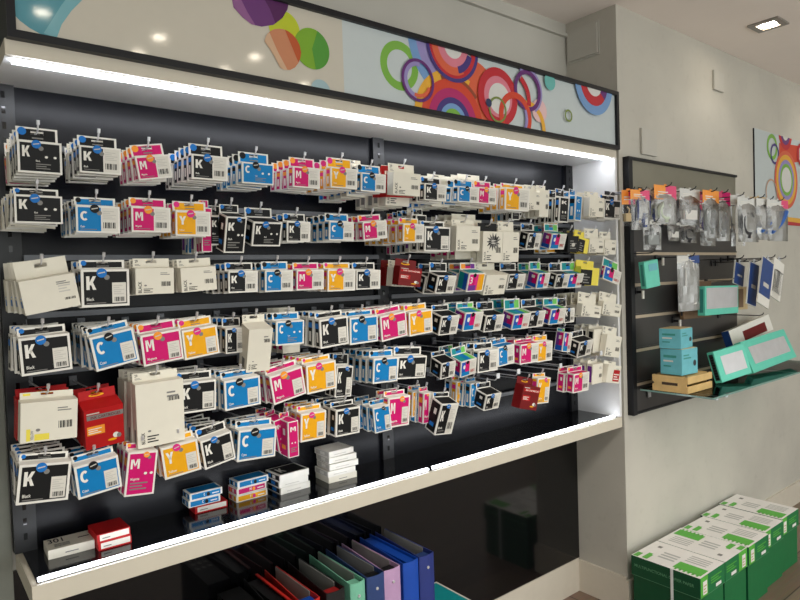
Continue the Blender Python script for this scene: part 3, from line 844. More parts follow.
r += [('Wy', (22,404.3,78,398,78,437.7,20.3,443.5), 391.5, 2, dict(d=.035, mixed=['R','R'])),
 ('R', (83,412.5,124.5,402.5,124,442,87.5,450.5), 388, 1, dict(d=.05, yaw=0)),
 ('Wb', (134,384.8,181.7,380,187.5,440.5,140.3,447.8), 370.5, 3, dict(d=.032, mixed=['Wb','Wb','Wf'])),
 ('K3', (178,383,216.7,380,216.2,409.5,179.5,414.5), 371, 3, dict(Yf=-.04)),
 ('C3', (224,381,260,376,261.5,404,226,411), 369.5, 3, {}),
 ('M3', (269,377,303,366,306,393,275,405.5), 363, 3, {}),
 ('Y3', (306,366,336,360,337,388,308,394.3), 355.5, 3, {}),
 ('K3', (339.5,368,354.5,365,350,395,332.5,398.8), 353, 1, dict(Yf=0)),
 ('C3', (374,358.5,398,357.5,398,381.5,373.3,383.5), 349.5, 4, {}),
 ('K3', (398,357.5,427,355,425.2,379.8,397.5,377), 346, 1, dict(Yf=-.04)),
 ('Kc', (442,364.5,456.8,360,454,376,440,380), 349.5, 0, dict(d=.06, yaw=-6)),
 ('T', (461,363,477,357.2,476,374,460,377), 345, 1, dict(d=.055, yaw=-5)),
 ('K1', (478.5,498,350.3,371.5), 342, 2, {}),
 ('C1', (498.5,348.5,515,342.5,514,362.5,498,367.5), 337.5, 2, dict(d=.04)),
 ('M1', (520.8,345.2,540,342,539,362,520.3,364.3), 337.5, 2, dict(d=.035)),
 ('Y1', (538.2,343.2,553,340.2,551.8,360.3,537.2,362.2), 334.5, 1, {}),
 ('T', (564,332,573,333,569.5,353,563,351), 329.5, 0, dict(d=.04, Yf=-.02)),
 ('Kc', (579.5,341,592.5,341.5,591,356,578.5,355.5), 329.5, 0, dict(d=.05)),
 ('Wm', (593.5,604,329,352), 325, 2, dict(Yf=-.02)),
 ('W1', (607.5,334,621.5,337.5,619,359,605,355), 326, 3, {})]
r = ROWS[5]
r += [('K3', (20.5,465.7,72,460.7,68.5,499.5,16,505.5), 452, 4, dict(jit=1.5)),
 ('C3', (74.7,469,120,453,120.5,486,79,500.7), 450, 2, {}),
 ('M2', (130,453,158.3,450,153.7,493,123,497.8), 443, 2, {}),
 ('Y3', (159.5,448,196,440.5,203.5,470,166.5,478.3), 434, 1, dict(yaw=-6)),
 ('K3', (200,443.5,232,429,235.5,459.5,206,468.5), 424, 4, dict(jit=3)),
 ('C3', (239,430.3,276,427,276.3,457,238,461), 418.5, 2, {}),
 ('Ms', (277,423,288,414,286,449,277,454), 409, 1, dict(d=.05, pitch=4, Yf=-.03, mixed=['M3'])),
 ('Ms', (291,424,301,418,296,456,286,459), 413, 0, dict(d=.05, pitch=4, Yf=-.07)),
 ('Y3', (301,415.3,327,409,325.3,438.3,301,442), 404.5, 2, {}),
 ('K3', (337,411.3,361,405,359,432,335.2,438), 404, 2, dict(d=.035)),
 ('C3', (376,411,392.3,401.8,388.5,428.5,373.2,435.3), 400, 2, dict(d=.032, yaw=-14)),
 ('M3', (389,398.5,410,395,409.5,425,387.3,428), 393.5, 1, {}),
 ('Y3', (412.5,425,391,416), 387.5, 0, dict(Yf=.04)),
 ('M1', (423.5,432.5,393,423), 389, 1, dict(Yf=.0, mixed=['C1'])),
 ('Kc', (440.5,403.5,456,405.3,453,435.3,437.5,433), 390.5, 0, dict(d=.055, yaw=-4)),
 ('Y1', (456.5,468.5,381,404), 376, 1, dict(Yf=.05, mixed=['K1'])),
 ('C1', (470.5,480.5,383,406.5), 378, 2, dict(Yf=.0)),
 ('Kc', (486.8,395.2,501.2,393,498.5,408.5,484,410.3), 380, 0, dict(d=.055)),
 ('D', (524.5,386,541.3,386.3,535.3,410.5,519.5,408.5), 375.5, 0, dict(d=.04)),
 ('Y3', (537.5,377.5,550.5,378.5,548.5,402.8,536.5,404), 374, 0, dict(Yf=-.03)),
 ('M1', (574,374,589.5,372,588.5,390.5,573.5,393), 365, 1, dict(d=.035)),
 ('Wm', (592.5,602.5,364,383.5), 360, 2, dict(Yf=-.03)),
 ('Wr', (609,364.5,621.3,366.5,618.5,384,606.5,382), 360, 2, {})]
for ri, rr_ in enumerate(ROWS):
    for i, (st, g, tt, n, o) in enumerate(rr_):
        stack(ri, i+1, st, g, tt, n, **o)
# taller boxes hanging at the back whose lower ends show beneath the front boxes
EX = [(0, 'Wm', (347,366,166,197), 5, dict(Yf=.02, mixed=['Wm','Wm','Ms','Wm','Cs'], where='low behind the yellow boxes, top row')),
 (0, 'W1', (386,410,172,206), 4, dict(Yf=.01, mixed=['Wm'], where='low behind the cyan boxes, top row')),
 (0, 'Wm', (432,450,180,207), 3, dict(Yf=.03, where='low behind the tenth stack, top row')),
 (0, 'Wm', (462,485,180,208), 3, dict(Yf=.03, where='low behind the eleventh stack, top row')),
 (0, 'Ks', (512.5,520,190,220), 3, dict(Yf=.0, d=.022, mixed=['Ks','Cs','Ys'], where='low behind the thirteenth stack, top row')),
 (0, 'Wm', (529,541,190,217), 4, dict(Yf=.02, where='low behind the fourteenth stack, top row')),
 (1, 'Ms', (202,212,208,252), 4, dict(Yf=-.01, d=.022, mixed=['Ms','Wm','Cs','Wm'], where='low behind the yellow boxes, second row')),
 (1, 'Ks', (416,426,215,252), 5, dict(Yf=-.01, d=.02, mixed=['Wm','Ks','Cs','Ks','Ms'], where='low behind the eleventh stack, second row')),
 (1, 'Wm', (456,481,220,259), 3, dict(Yf=.01, where='low behind the thirteenth stack, second row')),
 (1, 'Ys', (547,557,222,253), 1, dict(Yf=.01, where='low behind the tricolour boxes, second row')),
 (3, 'Wm', (283,300,316,353), 2, dict(Yf=.03, where='low behind the cyan boxes, fourth row'))]
for ri, st, g, n, o in EX:
    stack(ri, 0, st, g, g[2]-6, n, hook=False, th=.02, **o)
# the 283 boxes that show largest stand as things of their own (17 more lie on the shelf); the slivers of the rest are one mass
PLACED.sort(key=lambda p: (not p[0], -p[2]))
for p in PLACED[:283]:
    t = thing('ink_cartridge_box', p[3], 'ink box', p[4], p[5], p[6])
    put('carton', p[7], t); put('hang_tab', p[8], t)
    if p[9]: put('round_sticker', p[9], t)
rest = MB()
for p in PLACED[283:]:
    M4 = Matrix.LocRotScale(p[4], p[5], None)
    for me in p[7:10]:
        if me is None: continue
        o0 = len(rest.v)
        rest.v += [tuple(M4 @ v.co) for v in me.vertices]
        for f in me.polygons:
            rest.f.append([o0+i for i in f.vertices]); rest.m.append(rest.mi(me.materials[f.material_index].name))
o = rest.build('ink_cartridge_boxes')
tag(o, 'remaining ink boxes packed out of easy view at the back of the hooks', 'ink boxes')
o['kind'] = 'stuff'
print('ink boxes', boxes_made)
# bare hooks sticking out at the right of the lowest row
for i, (x, y, lb) in enumerate(((517.5,376,'bare hook left of the dark red ink box'), (559.5,370,'bare hook right of the small yellow ink box'), (497,380.5,'bare hook above the rightmost deep K ink box'), (600,357,'bare hook near the white side panel, lowest row'))):
    p = at_y(x, y, -.04); rz = RAILZ[5]
    b = MB(); b.box(p.x-.009, p.x+.009, .199, .204, rz-.012, rz+.012, 'rail_grey')
    b.tube([(p.x, .2, rz), (p.x, .15, p.z), (p.x, -.03, p.z), (p.x, -.036, p.z+.004), (p.x, -.042, p.z+.014)], .002, 'chrome', 6)
    b.tube([(p.x, .19, p.z+.02), (p.x, -.045, p.z+.02)], .0014, 'clear_tip', 6)
    b.box(p.x-.008, p.x+.008, -.047, -.0445, p.z+.008, p.z+.026, 'clear_tip')
    tag(b.build('display_hook'), lb, 'hook', 'bare chrome hooks of the lowest row')
# ------------------------------------------------------------------ boxes lying on the white shelf
def flat_box(lbl, x0, y0, w, d, z0, h, kind, rz=0, grp=None):
    b = MB(); t = -.0004
    base = {'red': 'ink_red', 'cream': 'card_cream'}.get(kind, 'card_white')
    b.box(0, w, 0, d, 0, h, base)
    m_ = .06*w
    if kind in ('C', 'M', 'Y', 'K'):
        ink = INK[kind]
        b.lid(m_, w-m_, m_, d-m_, h+.0004, ink)
        if kind != 'K':
            b.rect(m_, w-m_, .12*h, .84*h, t, ink); b.disc(w*.56, h*.45, .16*h*1.6, .3*h, t-.0004, STK[kind])
            b.lines(w*.68, w*.9, h*.35, h*.7, t-.0004, 'card_white', 1); b.text(kind, w*.42, h*.3, h*.42, t-.0004, 'card_white', 1.0)
        else:
            b.text('K', w*.2, d*.3, d*.5, h, 'card_white', place=lambda a, c: (w*.16+a, d*.25+c, h+.0009))
        b.side(t, m_*.6, d-m_*.6, .15*h, .85*h, ink); b.side(t*2, d*.3, d*.5, .25*h, .75*h, 'card_white'); b.side(t*2, d*.6, d*.8, .2*h, .8*h, STK[kind])
    elif kind == 'W':
        b.lines(w*.2, w*.7, h*.3, h*.6, t, 'ink_light', 1); b.side(t, d*.08, d*.92, .14*h, .86*h, 'ink_black' if 'K box' in lbl else 'ink_light'); b.side(t*2, d*.3, d*.6, .25*h, .75*h, 'ink_blue' if 'K box' in lbl else 'card_white')
    elif kind == 'cream':
        b.lines(w*.36, w*.66, h*.35, h*.6, t, 'ink_grey', 1)
        b.text('301', 0, 0, .024, 0, 'ink_black', place=lambda a, c: (w*.06+a, d*.55+c*1.2, h+.0004))
        for k in range(3):
            b.lid(w*.16, w*.5, d*(.18+.09*k), d*(.22+.09*k), h+.0004, 'ink_black')
        b.lid(w*.7, w*.95, d*.5, d*.58, h+.0004, 'ink_black')
    elif kind == 'red':
        b.rect(.08*w, .96*w, .2*h, .9*h, t, 'label_white'); b.lines(.15*w, .4*w, .4*h, .7*h, t-.0004, 'ink_grey', 1)
    tag(b.build('ink_cartridge_box', None, (x0, y0, z0), (0, 0, R(rz)), bevel=.0008), lbl, 'ink box', grp)
g = 'ink boxes lying on the white shelf'
flat_box('cream ink box lying at left end of the white shelf', .247, .124, .101, .078, ZB, .0225, 'cream', -2, g)
flat_box('lower red ink box beside the cream box on the shelf', .35, .094, .077, .088, ZB, .02, 'red', 0, g)
flat_box('upper red ink box atop another on the white shelf', .348, .093, .077, .088, ZB+.0202, .0205, 'red', 1, g)
for nm, x, y, w, hts, kinds, lb in (
    ('C', .607, .167, .094, (.0205,.0205,.0205), ('red','C','C'), 'of the leftmost shelf stack of three'),
    ('D', .742, .171, .1, (.021,.021,.021), ('Y','M','C'), 'of the blue pink yellow shelf stack'),
    ('E', .87, .136, .103, (.021,.021,.0215), ('W','W','K'), 'of the stack topped by a K box'),
    ('F', 1.032, .126, .105, (.021,.02,.02,.02,.02), ('cream','W','W','W','W'), 'of the tall white shelf stack')):
    z = ZB; top = len(kinds)-1
    for i, (hh, k) in enumerate(zip(hts, kinds)):
        lvl = 'bottom' if i == 0 else 'top' if i == top else ('middle' if top == 2 else ORD[i+1])
        cn = {'C': 'cyan', 'M': 'magenta', 'Y': 'yellow', 'K': 'black topped', 'W': 'white', 'red': 'red', 'cream': 'cream'}[k]
        dx = random.uniform(-.006, .006) if i else 0
        if k == 'red': dx = .01
        flat_box(f"{cn} ink box, {lvl} {lb}", x+dx, y+random.uniform(0, .009), w*((.9 if i == top else (1, .97, 1.01, .965)[i % 4]) if nm == 'F' else (1, .97, 1)[i % 3]), .056 if nm in 'CD' else .086, z, hh-.0012, k, random.uniform(-4, 3), g)
        z += hh

# ------------------------------------------------------------------ ring binders below
pl = one_box('storage_plinth', .12, 1.6, -.04, .25, 0, .322, 'gloss_black')
tag(pl, 'low black plinth under the ring binders', 'plinth')
for nm, rgb in dict(black=(22, 22, 24), red=(190, 38, 32), mint=(118, 186, 158), navy=(44, 66, 116), lilac=(186, 150, 188), cobalt=(18, 72, 170), indigo=(40, 54, 122), lining=(150, 150, 146), maroon=(150, 30, 30)).items():
    mat('binder_'+nm, rgb, .4, noise=.04)
def binder(lbl, x0, w, ztop, c, y0=-.02, inner=None, closed=False, D=.262, rz=0, edge=None):
    zb = .323; h = ztop-zb
    t = thing('ring_binder', lbl, 'binder', (x0, y0, zb), (0, 0, R(rz)), 'ring binders under the white shelf')
    cm = 'binder_'+c; e = .0028; xb = .14*w if not closed else .8*w
    def slab(name, p, q, mt, z0=0, z1=h):
        p, q = Vector((*p, 0)), Vector((*q, 0)); n = Vector((-(q-p).y, (q-p).x, 0)).normalized()*e/2
        b = MB()
        pts = [p-n, q-n, q+n, p+n]
        b.hexa([(v.x, v.y, z0) for v in pts]+[(v.x, v.y, z1) for v in pts], mt)
        return b.build(name, t)
    # spine with rounded shoulders
    b = MB(); n = 10
    prof = [(x, -.006*(1-((x/w)*2-1)**2)) for x in [w*i/n for i in range(n+1)]]
    for (xa, ya), (xc, yc) in zip(prof, prof[1:]):
        b.hexa([(xa,ya,0),(xc,yc,0),(xc,yc+e,0),(xa,ya+e,0),(xa,ya,h),(xc,yc,h),(xc,yc+e,h),(xa,ya+e,h)], cm)
    sp = b.build('spine', t)
    if not closed:
        b = MB(); b.plate(w*.5, h-.04, .0045, -.0085, -.002, 'chrome'); b.build('rivet', sp)
    slab('cover', (0, .001), (.3*w, D), cm)
    rc = slab('cover', (w, .001), (w, D), cm)
    if edge:
        b = MB(); b.box(w-.006, w+.002, 0, D, h-.001, h+.003, 'binder_'+edge); b.box(w-.006, w+.002, -.002, .001, .01, h+.003, 'binder_'+edge); b.build('edge_trim', rc)
    if closed:
        b = MB(); b.box(.006+.3*w, w-.004, .01, D-.012, .004, h-.008, 'binder_'+c); b.build('filler', t)
    else:
        p, q = Vector((w-.001, .05, 0)), Vector((w-.001, D-.002, 0))
        n = Vector((-(q-p).y, (q-p).x, 0)).normalized()*.0032
        b = MB(); pts = [p+n*.5, q+n*.5, q+n*1.1, p+n*1.1]
        b.hexa([(v.x, v.y, .006) for v in pts]+[(v.x, v.y, h-.001) for v in pts], 'binder_lining'); b.build('lining', rc)
        if inner:
            b = MB(); b.poly([(.004,.004,h-.012),(w-.004,.004,h-.012),(w-.006,.045,h-.012),(.004,.045,h-.012)], 'binder_'+inner); b.build('mechanism_plate', t)
    return t
zt = H-.893
binder('indigo ring binder at right end of the row', 1.267, .06, zt, 'indigo', inner='navy')
binder('bright cobalt blue binder between the lilac and indigo ones', 1.2, .06, zt, 'cobalt', closed=True, D=.262)
binder('lilac ring binder with a rivet on its spine', 1.124, .062, zt, 'lilac', inner='black')
binder('dull navy ring binder beside the lilac one', 1.06, .064, zt, 'navy', inner='black')
binder('mint green ring binder in the middle of the row', 1.0, .05, zt, 'mint', inner='mint')
binder('black ring binder with red inside, beside the mint one', .918, .06, zt, 'black', inner='maroon')
binder('red ring binder with blue inside and grey lining', .838, .056, zt, 'red', inner='cobalt')
binder('black binder with a red edge, left of the red one', .762, .06, zt, 'black', y0=.01, closed=True, D=.22, edge='red')
t = thing('patterned_box', 'black box with white brush pattern left of the binders', 'box', (.69, -.02, .323))
b = MB(); b.box(0, .07, 0, .24, 0, zt-.335, 'ink_black')
for k in range(9):
    zz = zt-.335-.012-.022*(k % 3); xx = .01+.02*(k//3)
    b.disc(xx+.004, zz, .007, .004, -.0005, 'ink_light', 9)
    yy = .02+.04*(k % 3)
    b.poly([(xx, yy, zt-.3345), (xx+.012, yy+.006, zt-.3345), (xx+.014, yy+.02, zt-.3345), (xx+.003, yy+.014, zt-.3345)], 'ink_light')
b.build('shell', t)
# teal box standing right of the binders
p = at_y(434, 586, .2)
b = MB(); b.box(0, .2, 0, .2, 0, p.z-.322-.004, 'ink_teal'); b.box(0, .2, .0, .2, p.z-.326, p.z-.322, 'label_white'); b.box(.008, .192, .008, .192, p.z-.322, p.z-.3215, 'ink_teal')
o = b.build('storage_box', None, (1.345, .02, .322), bevel=.001)
tag(o, 'teal storage box with white rim right of the binders', 'box')
o.location.x = 1.346
pl.scale.x = 1.0

# ------------------------------------------------------------------ dark slat board on the right wall
BX0, BX1 = at_y(623.5,160,0).x, at_y(732.5,240,0).x
BZ1, BZ0 = H+.498, H-.628
board = thing('slat_board', 'dark grey slat board fixed to the right wall', 'slat board', ((BX0+BX1)/2, 0, BZ0))
BO = Vector(((BX0+BX1)/2, 0, BZ0))
def bpart(name, b, **k): o = b.build(name, board, **k); o.location = -BO; return o
b = MB(); b.box(BX0, BX1, -.018, 0, BZ0, BZ1, 'board_dark'); bpart('panel', b)
b = MB(); b.box(BX0-.008, BX0+.022, -.03, 0, BZ0-.01, BZ1+.012, 'frame_black'); b.box(BX0+.022, BX1, -.03, 0, BZ1, BZ1+.012, 'frame_black')
b.box(BX0+.022, BX1, -.024, 0, BZ0-.01, BZ0, 'frame_black'); bpart('frame', b)
GZ = [H+.226, H+.083, H-.057, H-.2, H-.352, H-.505]
b = MB(); b.box(BX0+.022, BX1, -.0195, -.018, H+.24, BZ1, 'board_sheet'); bpart('upper_sheet', b)
for z in GZ:
    b = MB(); b.box(BX0+.024, BX1, -.0195, -.018, z-.007, z+.007, 'board_groove'); b.box(BX0+.024, BX1, -.022, -.018, z+.007, z+.014, 'board_dark'); bpart('slat_groove', b)

clear_mat('clear_film', (252, 252, 252), .0, .1, (225, 225, 222), .02, 1.22)
clear_mat('clear_glass', (238, 247, 243), .0, .02, None, 0, 1.22)
mat('glass_edge', (118, 150, 142), .15, spec=.6)
for nm, rgb in dict(white=(222, 220, 214), dark=(36, 36, 42), grey=(140, 144, 142), blue=(24, 92, 178), navy=(28, 52, 116), silver=(176, 180, 180), lightgreen=(196, 206, 186), violet=(92, 80, 140)).items():
    mat('cable_'+nm, rgb, .4, noise=.04)
def peg(lbl, x, z, y1, grp='hooks of the slat board', y0=-.018):
    b = MB(); b.box(x-.014, x+.014, y0-.006, y0, z-.018, z+.012, 'wire_dark')
    b.tube([(x, y0, z), (x, y1+.02, z-.001), (x, y1+.006, z+.004), (x, y1, z+.014)], .0024, 'wire_dark', 6)
    tag(b.build('display_hook'), lbl, 'hook', grp)
def coil(b, cx, cz, rx, rz, y, r, mt, turns=3, lean=0):
    pts = []
    for i in range(turns*20+1):
        a = 2*PI*i/20; k = 1-.06*(i/20)
        pts.append((cx+rx*k*math.cos(a)+lean*math.sin(a), y+.004*math.sin(a*.5), cz+rz*k*math.sin(a)))
    b.tube(pts, r, mt, 6)
def bag_mesh(b, w, h, t, n=6):
    """a flat clear bag, pillow shaped, hanging below z=0"""
    for s in (-1, 1):
        for i in range(n):
            for j in range(n):
                def q(a, c):
                    u, v = a/n, c/n
                    bulge = t/2*(math.sin(PI*u)*math.sin(PI*v))**.5
                    wob = .0016*math.sin(9*u+5*v)
                    return ((u-.5)*w*(1-.04*math.sin(PI*v)), s*bulge+wob, -v*h)
                b.poly([q(i, j), q(i+1, j), q(i+1, j+1), q(i, j+1)], 'clear_film')
mat('card_orange', (246, 156, 60), .4); mat('card_pink', (226, 70, 120), .4); mat('card_violet', (120, 70, 130), .4); mat('card_clear', (214, 214, 210), .4)
def cable_pack(lbl, xl, xr, yt, yb, Y, cards, cable, coilkind='coil', yaw=0, cardh=.26, grp='cable packs hanging on the slat board', hook=None):
    xc = (xl+xr)/2
    p = at_y(xc, yt, Y); q = at_y(xc, yb, Y)
    w = (at_y(xr, (yt+yb)/2, Y).x-at_y(xl, (yt+yb)/2, Y).x)/math.cos(R(yaw))
    h = p.z-q.z
    t = thing('cable_pack', lbl, 'cable pack', (p.x, Y, p.z), (0, 0, R(yaw)), grp)
    ch = h*cardh
    b = MB()
    n = len(cards)
    for i, c in enumerate(cards):
        b.box(-w/2+w*i/n, -w/2+w*(i+1)/n, -.001, .001, -ch, 0, c)
    b.lines(-w*.35, w*.3, -ch*.7, -ch*.35, -.0015, 'card_white', 2)
    b.box(-.008, .008, -.0012, .0012, -.004, .006, cards[0])
    b.build('header_card', t)
    b = MB(); bag_mesh(b, w, h-ch*.6, .018); o = b.build('clear_bag', t, (0, 0, -ch*.6), smooth=True)
    b = MB()
    hz = -ch-(h-ch)*.48; rx, rz = w*.3, (h-ch)*.34
    if coilkind == 'swoosh':
        pts = [(w*(-.34+.72*u), .004*math.sin(5*u), hz-rz*.75+rz*1.9*u*u) for u in [i/12 for i in range(13)]]
        b.tube(pts, .011, cable, 8); coil(b, -.02*w, hz+rz*.3, rx*.8, rz*.6, .004, .0035, 'cable_white', 2)
    elif coilkind == 'coil':
        coil(b, 0, hz, rx, rz, 0, .0055, cable, 4); coil(b, .004, hz, rx*.8, rz*.8, .004, .004, cable, 3)
        b.box(-.012, .012, -.006, .006, hz-rz-.012, hz-rz+.014, cable)
    elif coilkind == 'straight':
        b.tube([(.2*w, 0, -ch*.9), (.22*w, .002, hz), (.1*w, 0, hz-rz*.8)], .006, cable, 6); b.tube([(-.1*w, 0, -ch*.9), (-.12*w, .002, hz-rz*.6)], .005, cable, 6)
        b.box(.16*w, .28*w, -.006, .006, hz-rz-.01, hz-rz*.3, cable)
    else:
        b.box(-.28*w, .28*w, -.008, .008, hz-rz*.9, hz+rz*.2, cable); b.tube([(0, 0, hz+rz*.2), (.1*w, .002, hz+rz*.7), (-.1*w, 0, hz+rz*1.1)], .003, cable, 6)
    b.build('cable', t, smooth=(coilkind == 'coil'))
    if hook: peg(hook, p.x, p.z-.004, Y-.03)
    return p
cable_pack('orange and pink carded pack turned edge-on at board left end', 624.5,632,190,226,-.12,['card_orange','card_pink'],'tan_card','plug',-25,.4,hook='hook holding the edge-on orange pack')
cable_pack('clear cable pack with orange pink card and blue cable, left', 632,648,190,230,-.15,['card_orange','card_pink'],'cable_navy','straight',-6,.24,hook='hook of the left pack with blue cable')
cable_pack('clear pack with white card and thin dark cable', 645.5,656.5,189,224,-.1,['card_clear'],'cable_navy','straight',-8,.2,hook='hook of the white card pack with dark cable')
cable_pack('orange and pink carded pack with pale green coiled cable', 655.5,675,185.5,224,-.14,['card_orange','card_pink'],'cable_lightgreen','coil',-4,.36,hook='hook of the pale green coil pack')
cable_pack('pale pink carded pack behind the white plug pack', 674,684,190,222,-.06,['card_clear','card_pink'],'cable_dark','straight',-4,.3,hook='hook of the pale pink pack')
cable_pack('white carded pack with dark lines and white plug', 681,698.5,189,225,-.13,['card_clear'],'cable_white','plug',-4,.3,hook='hook of the white plug pack')
cable_pack('pink edged pack left of the grey coil pack', 696.5,704.5,193,232,-.1,['card_pink'],'cable_violet','straight',-14,.42,hook='hook of the pink edged pack')
cable_pack('orange carded pack with a thick grey coiled cable', 703.5,718,190.5,238,-.17,['card_orange'],'cable_grey','coil',-3,.26,hook='hook of the grey coil pack')
cable_pack('magenta carded cable pack near the board right edge', 715.5,728.5,192,241,-.14,['card_pink','ink_magenta'],'cable_silver','coil',-6,.28,hook='hook of the magenta carded pack')
cable_pack('thin white carded pack seen edge-on past the board edge', 734,741,195,246,-.24,['card_clear'],'cable_white','straight',-24,.2,hook='hook of the edge-on white pack')
cable_pack('clear pack of dark navy cable beyond the board edge', 739,757,198,242,-.27,['card_clear'],'cable_dark','coil',-4,.2,hook='hook of the dark navy cable pack')
cable_pack('cream edged pack between navy and blue cable packs', 753,763,197,232,-.26,['tan_card'],'cable_silver','straight',-12,.3,hook='hook of the cream edged pack')
cable_pack('clear pack holding a bright blue coiled cable', 758,776,199,240,-.29,['card_clear'],'cable_blue','swoosh',-4,.2,hook='hook of the bright blue cable pack')
cable_pack('rightmost pack, white with a blue swoosh cable', 769,786,200,241,-.31,['card_clear','card_clear','card_pink'],'cable_blue','swoosh',-5,.2,hook='hook of the rightmost cable pack')
# second line of smaller bags just below
cable_pack('small clear bag of grey parts hanging low at left', 645,659,221,250,-.12,['card_clear'],'cable_grey','plug',-10,.12,hook='hook holding the low grey parts bag')
cable_pack('clear bag with white connectors under the plug pack', 666,681,222,241,-.08,['card_clear'],'cable_white','plug',6,.15,hook='hook holding the white connector bag')
cable_pack('dark cable bag under the white plug pack', 680,697,224,243,-.07,['card_clear'],'cable_dark','coil',0,.15,hook='hook holding the low dark cable bag')
cable_pack('silver cable bag under the grey coil pack', 700,716,229,246,-.1,['card_clear'],'cable_silver','coil',0,.15,hook='hook holding the low silver cable bag')

# hung goods in the middle of the board
mat('case_teal', (96, 204, 180), .4); mat('case_teal_dark', (52, 140, 130), .45); mat('box_teal', (100, 178, 190), .45, noise=.06)
mat('window_silver', (206, 205, 208), .3, metal=.3, noise=.05, scale=20); mat('device_dark', (34, 36, 44), .35)
mat('brown_card', (120, 92, 66), .6); mat('leaf_blue', (22, 62, 128), .4, noise=.12, scale=25); mat('pine', (206, 172, 112), .6, noise=.12, scale=18); mat('pine_dark', (72, 56, 42), .7)
def solid(geom, Yf, d, pitch=0, yaw=0):
    p0, a, w, h, ex, n, ez = pose(geom, Yf, yaw, pitch)
    return p0, Euler((R(pitch), -a, R(yaw))), w, h
def case(name, lbl, cat, geom, Yf, d, win, pitch=0, yaw=0, grp=None, teeth=False, mt='case_teal', wm='window_silver', hook=None):
    p0, e, w, h = solid(geom, Yf, d, pitch, yaw)
    t = thing(name, lbl, cat, p0, e, grp)
    b = MB(); b.box(-w/2, w/2, 0, d, -h/2, h/2, mt); b.build('carton', t, bevel=.002)
    b = MB(); m0, m1, m2, m3 = win
    b.box(-w/2+m0*w, w/2-m1*w, -.001, .001, -h/2+m2*h, h/2-m3*h, wm); o = b.build('window', t)
    if teeth:
        b = MB(); b.box(-w/2-.0008, -w/2, .2*d, .8*d, -.42*h, .42*h, 'device_dark')
        for k in range(9):
            z = -.38*h+.085*h*k; b.box(-w/2-.0025, -w/2-.0006, .2*d, .62*d, z, z+.04*h, 'ink_black')
        b.build('side_slot', t)
    else:
        b = MB(); e0 = 0 if mt == 'card_white' else .1; b.box(-w/2-.001, -w/2, (.25*d if e0 else .02*d), (.7*d if e0 else .98*d), -(.5-e0)*h, (.5-e0)*h, 'case_teal_dark' if mt == 'case_teal' else 'leaf_blue' if mt == 'card_white' else 'device_dark'); b.build('side_stripe', t)
    return p0
case('accessory_box', 'small narrow teal box hanging below the first groove', 'accessory box', (643.5,261.5,657,260,661.5,286,647,288.3), -.1, .03, (.3,.1,.62,.12), yaw=-10, wm='box_teal')
p = at_y(651, 262, -.1); peg('hook holding the narrow teal box', p.x, H+.083, -.12)
p = at_y(684, 256, -.16)
cable_pack('long clear bag of thin white cable hanging mid board', 678.5,698,255.5,311,-.16,['card_clear','leaf_blue'],'cable_white','straight',-4,.14,hook='hook holding the long white cable bag')
case('display_case', 'teal windowed case hanging mid board on a prong', 'case', (706,287.5,739,284,739,311.5,705.5,317), -.17, .035, (.04,.03,.22,.06))
p = at_y(722, 300, -.1); peg('prong carrying the hanging teal case', p.x, H-.057, -.16)
case('carded_pack', 'brown card pack hanging behind the teal case', 'card pack', (684,283,712,280,712,316,684,320), -.07, .02, (.2,.2,.2,.2), mt='brown_card', wm='brown_card')
case('carded_pack', 'cream edged dark card pack right of the hanging case', 'card pack', (736,287,748,286.5,748,309,736,310), -.1, .02, (.05,.4,.1,.1), mt='tan_card', wm='brown_card')
def leaf(lbl, geom, Yf, k):
    p0, e, w, h = solid(geom, Yf, .006)
    t = thing('carded_pack', lbl, 'card pack', p0, e, 'navy card packs beyond the board edge')
    b = MB(); b.box(-w/2, w/2, 0, .006, -h/2, h/2, 'card_white')
    if k: b.rect(-w/2+.02*w, w/2-.02*w, -h/2+(.2*h if k == 2 else .01*h), h/2-.01*h, -.0005, 'leaf_blue'); b.lines(-.2*w, .3*w, -.1*h, .1*h, -.001, 'ink_light', 1)
    else: b.rect(-.05*w, .2*w, -.2*h, .25*h, -.0005, 'ink_grey'); b.rect(-.3*w, .3*w, -.48*h, -.34*h, -.0005, 'label_white')
    b.build('backing_card', t)
    if not k:
        b = MB(); b.box(-w*.36, w*.36, -.011, 0, -h*.36, h*.2, 'clear_film'); b.build('blister', t)
    b = MB(); b.box(-.012, .012, .001, .004, h/2, h/2+.02, 'clear_tip'); b.build('hang_tab', t)
    q = p0+e.to_matrix() @ Vector((0, .003, h/2+.012))
    peg('hook of the '+lbl, q.x, q.z, Yf-.03, 'hooks beyond the board edge')
leaf('leftmost navy card pack, half hidden at board edge', (736.5,265,746.5,264.5,742,283,732.5,285), -.16, 1)
leaf('second navy card pack, hanging longest of the three', (751.5,265,761.5,264,754,304.5,745.5,303.5), -.21, 1)
leaf('third navy card pack with a white lower end', (765.5,262.5,776.5,262.5,766.5,303,754.5,302), -.25, 2)
leaf('white card pack at the far right with grey picture', (776.5,263.5,787,263,778,296,767.5,295.5), -.23, 0)
for x, y, lb in ((737,258.5,'bare prong just right of the board, upper'), (757,315,'bare prong right of the hanging teal case')):
    p = at_y(x, y, -.2); peg(lb, p.x-.02, p.z, -.24)
p = at_y(661, 258, -.05)
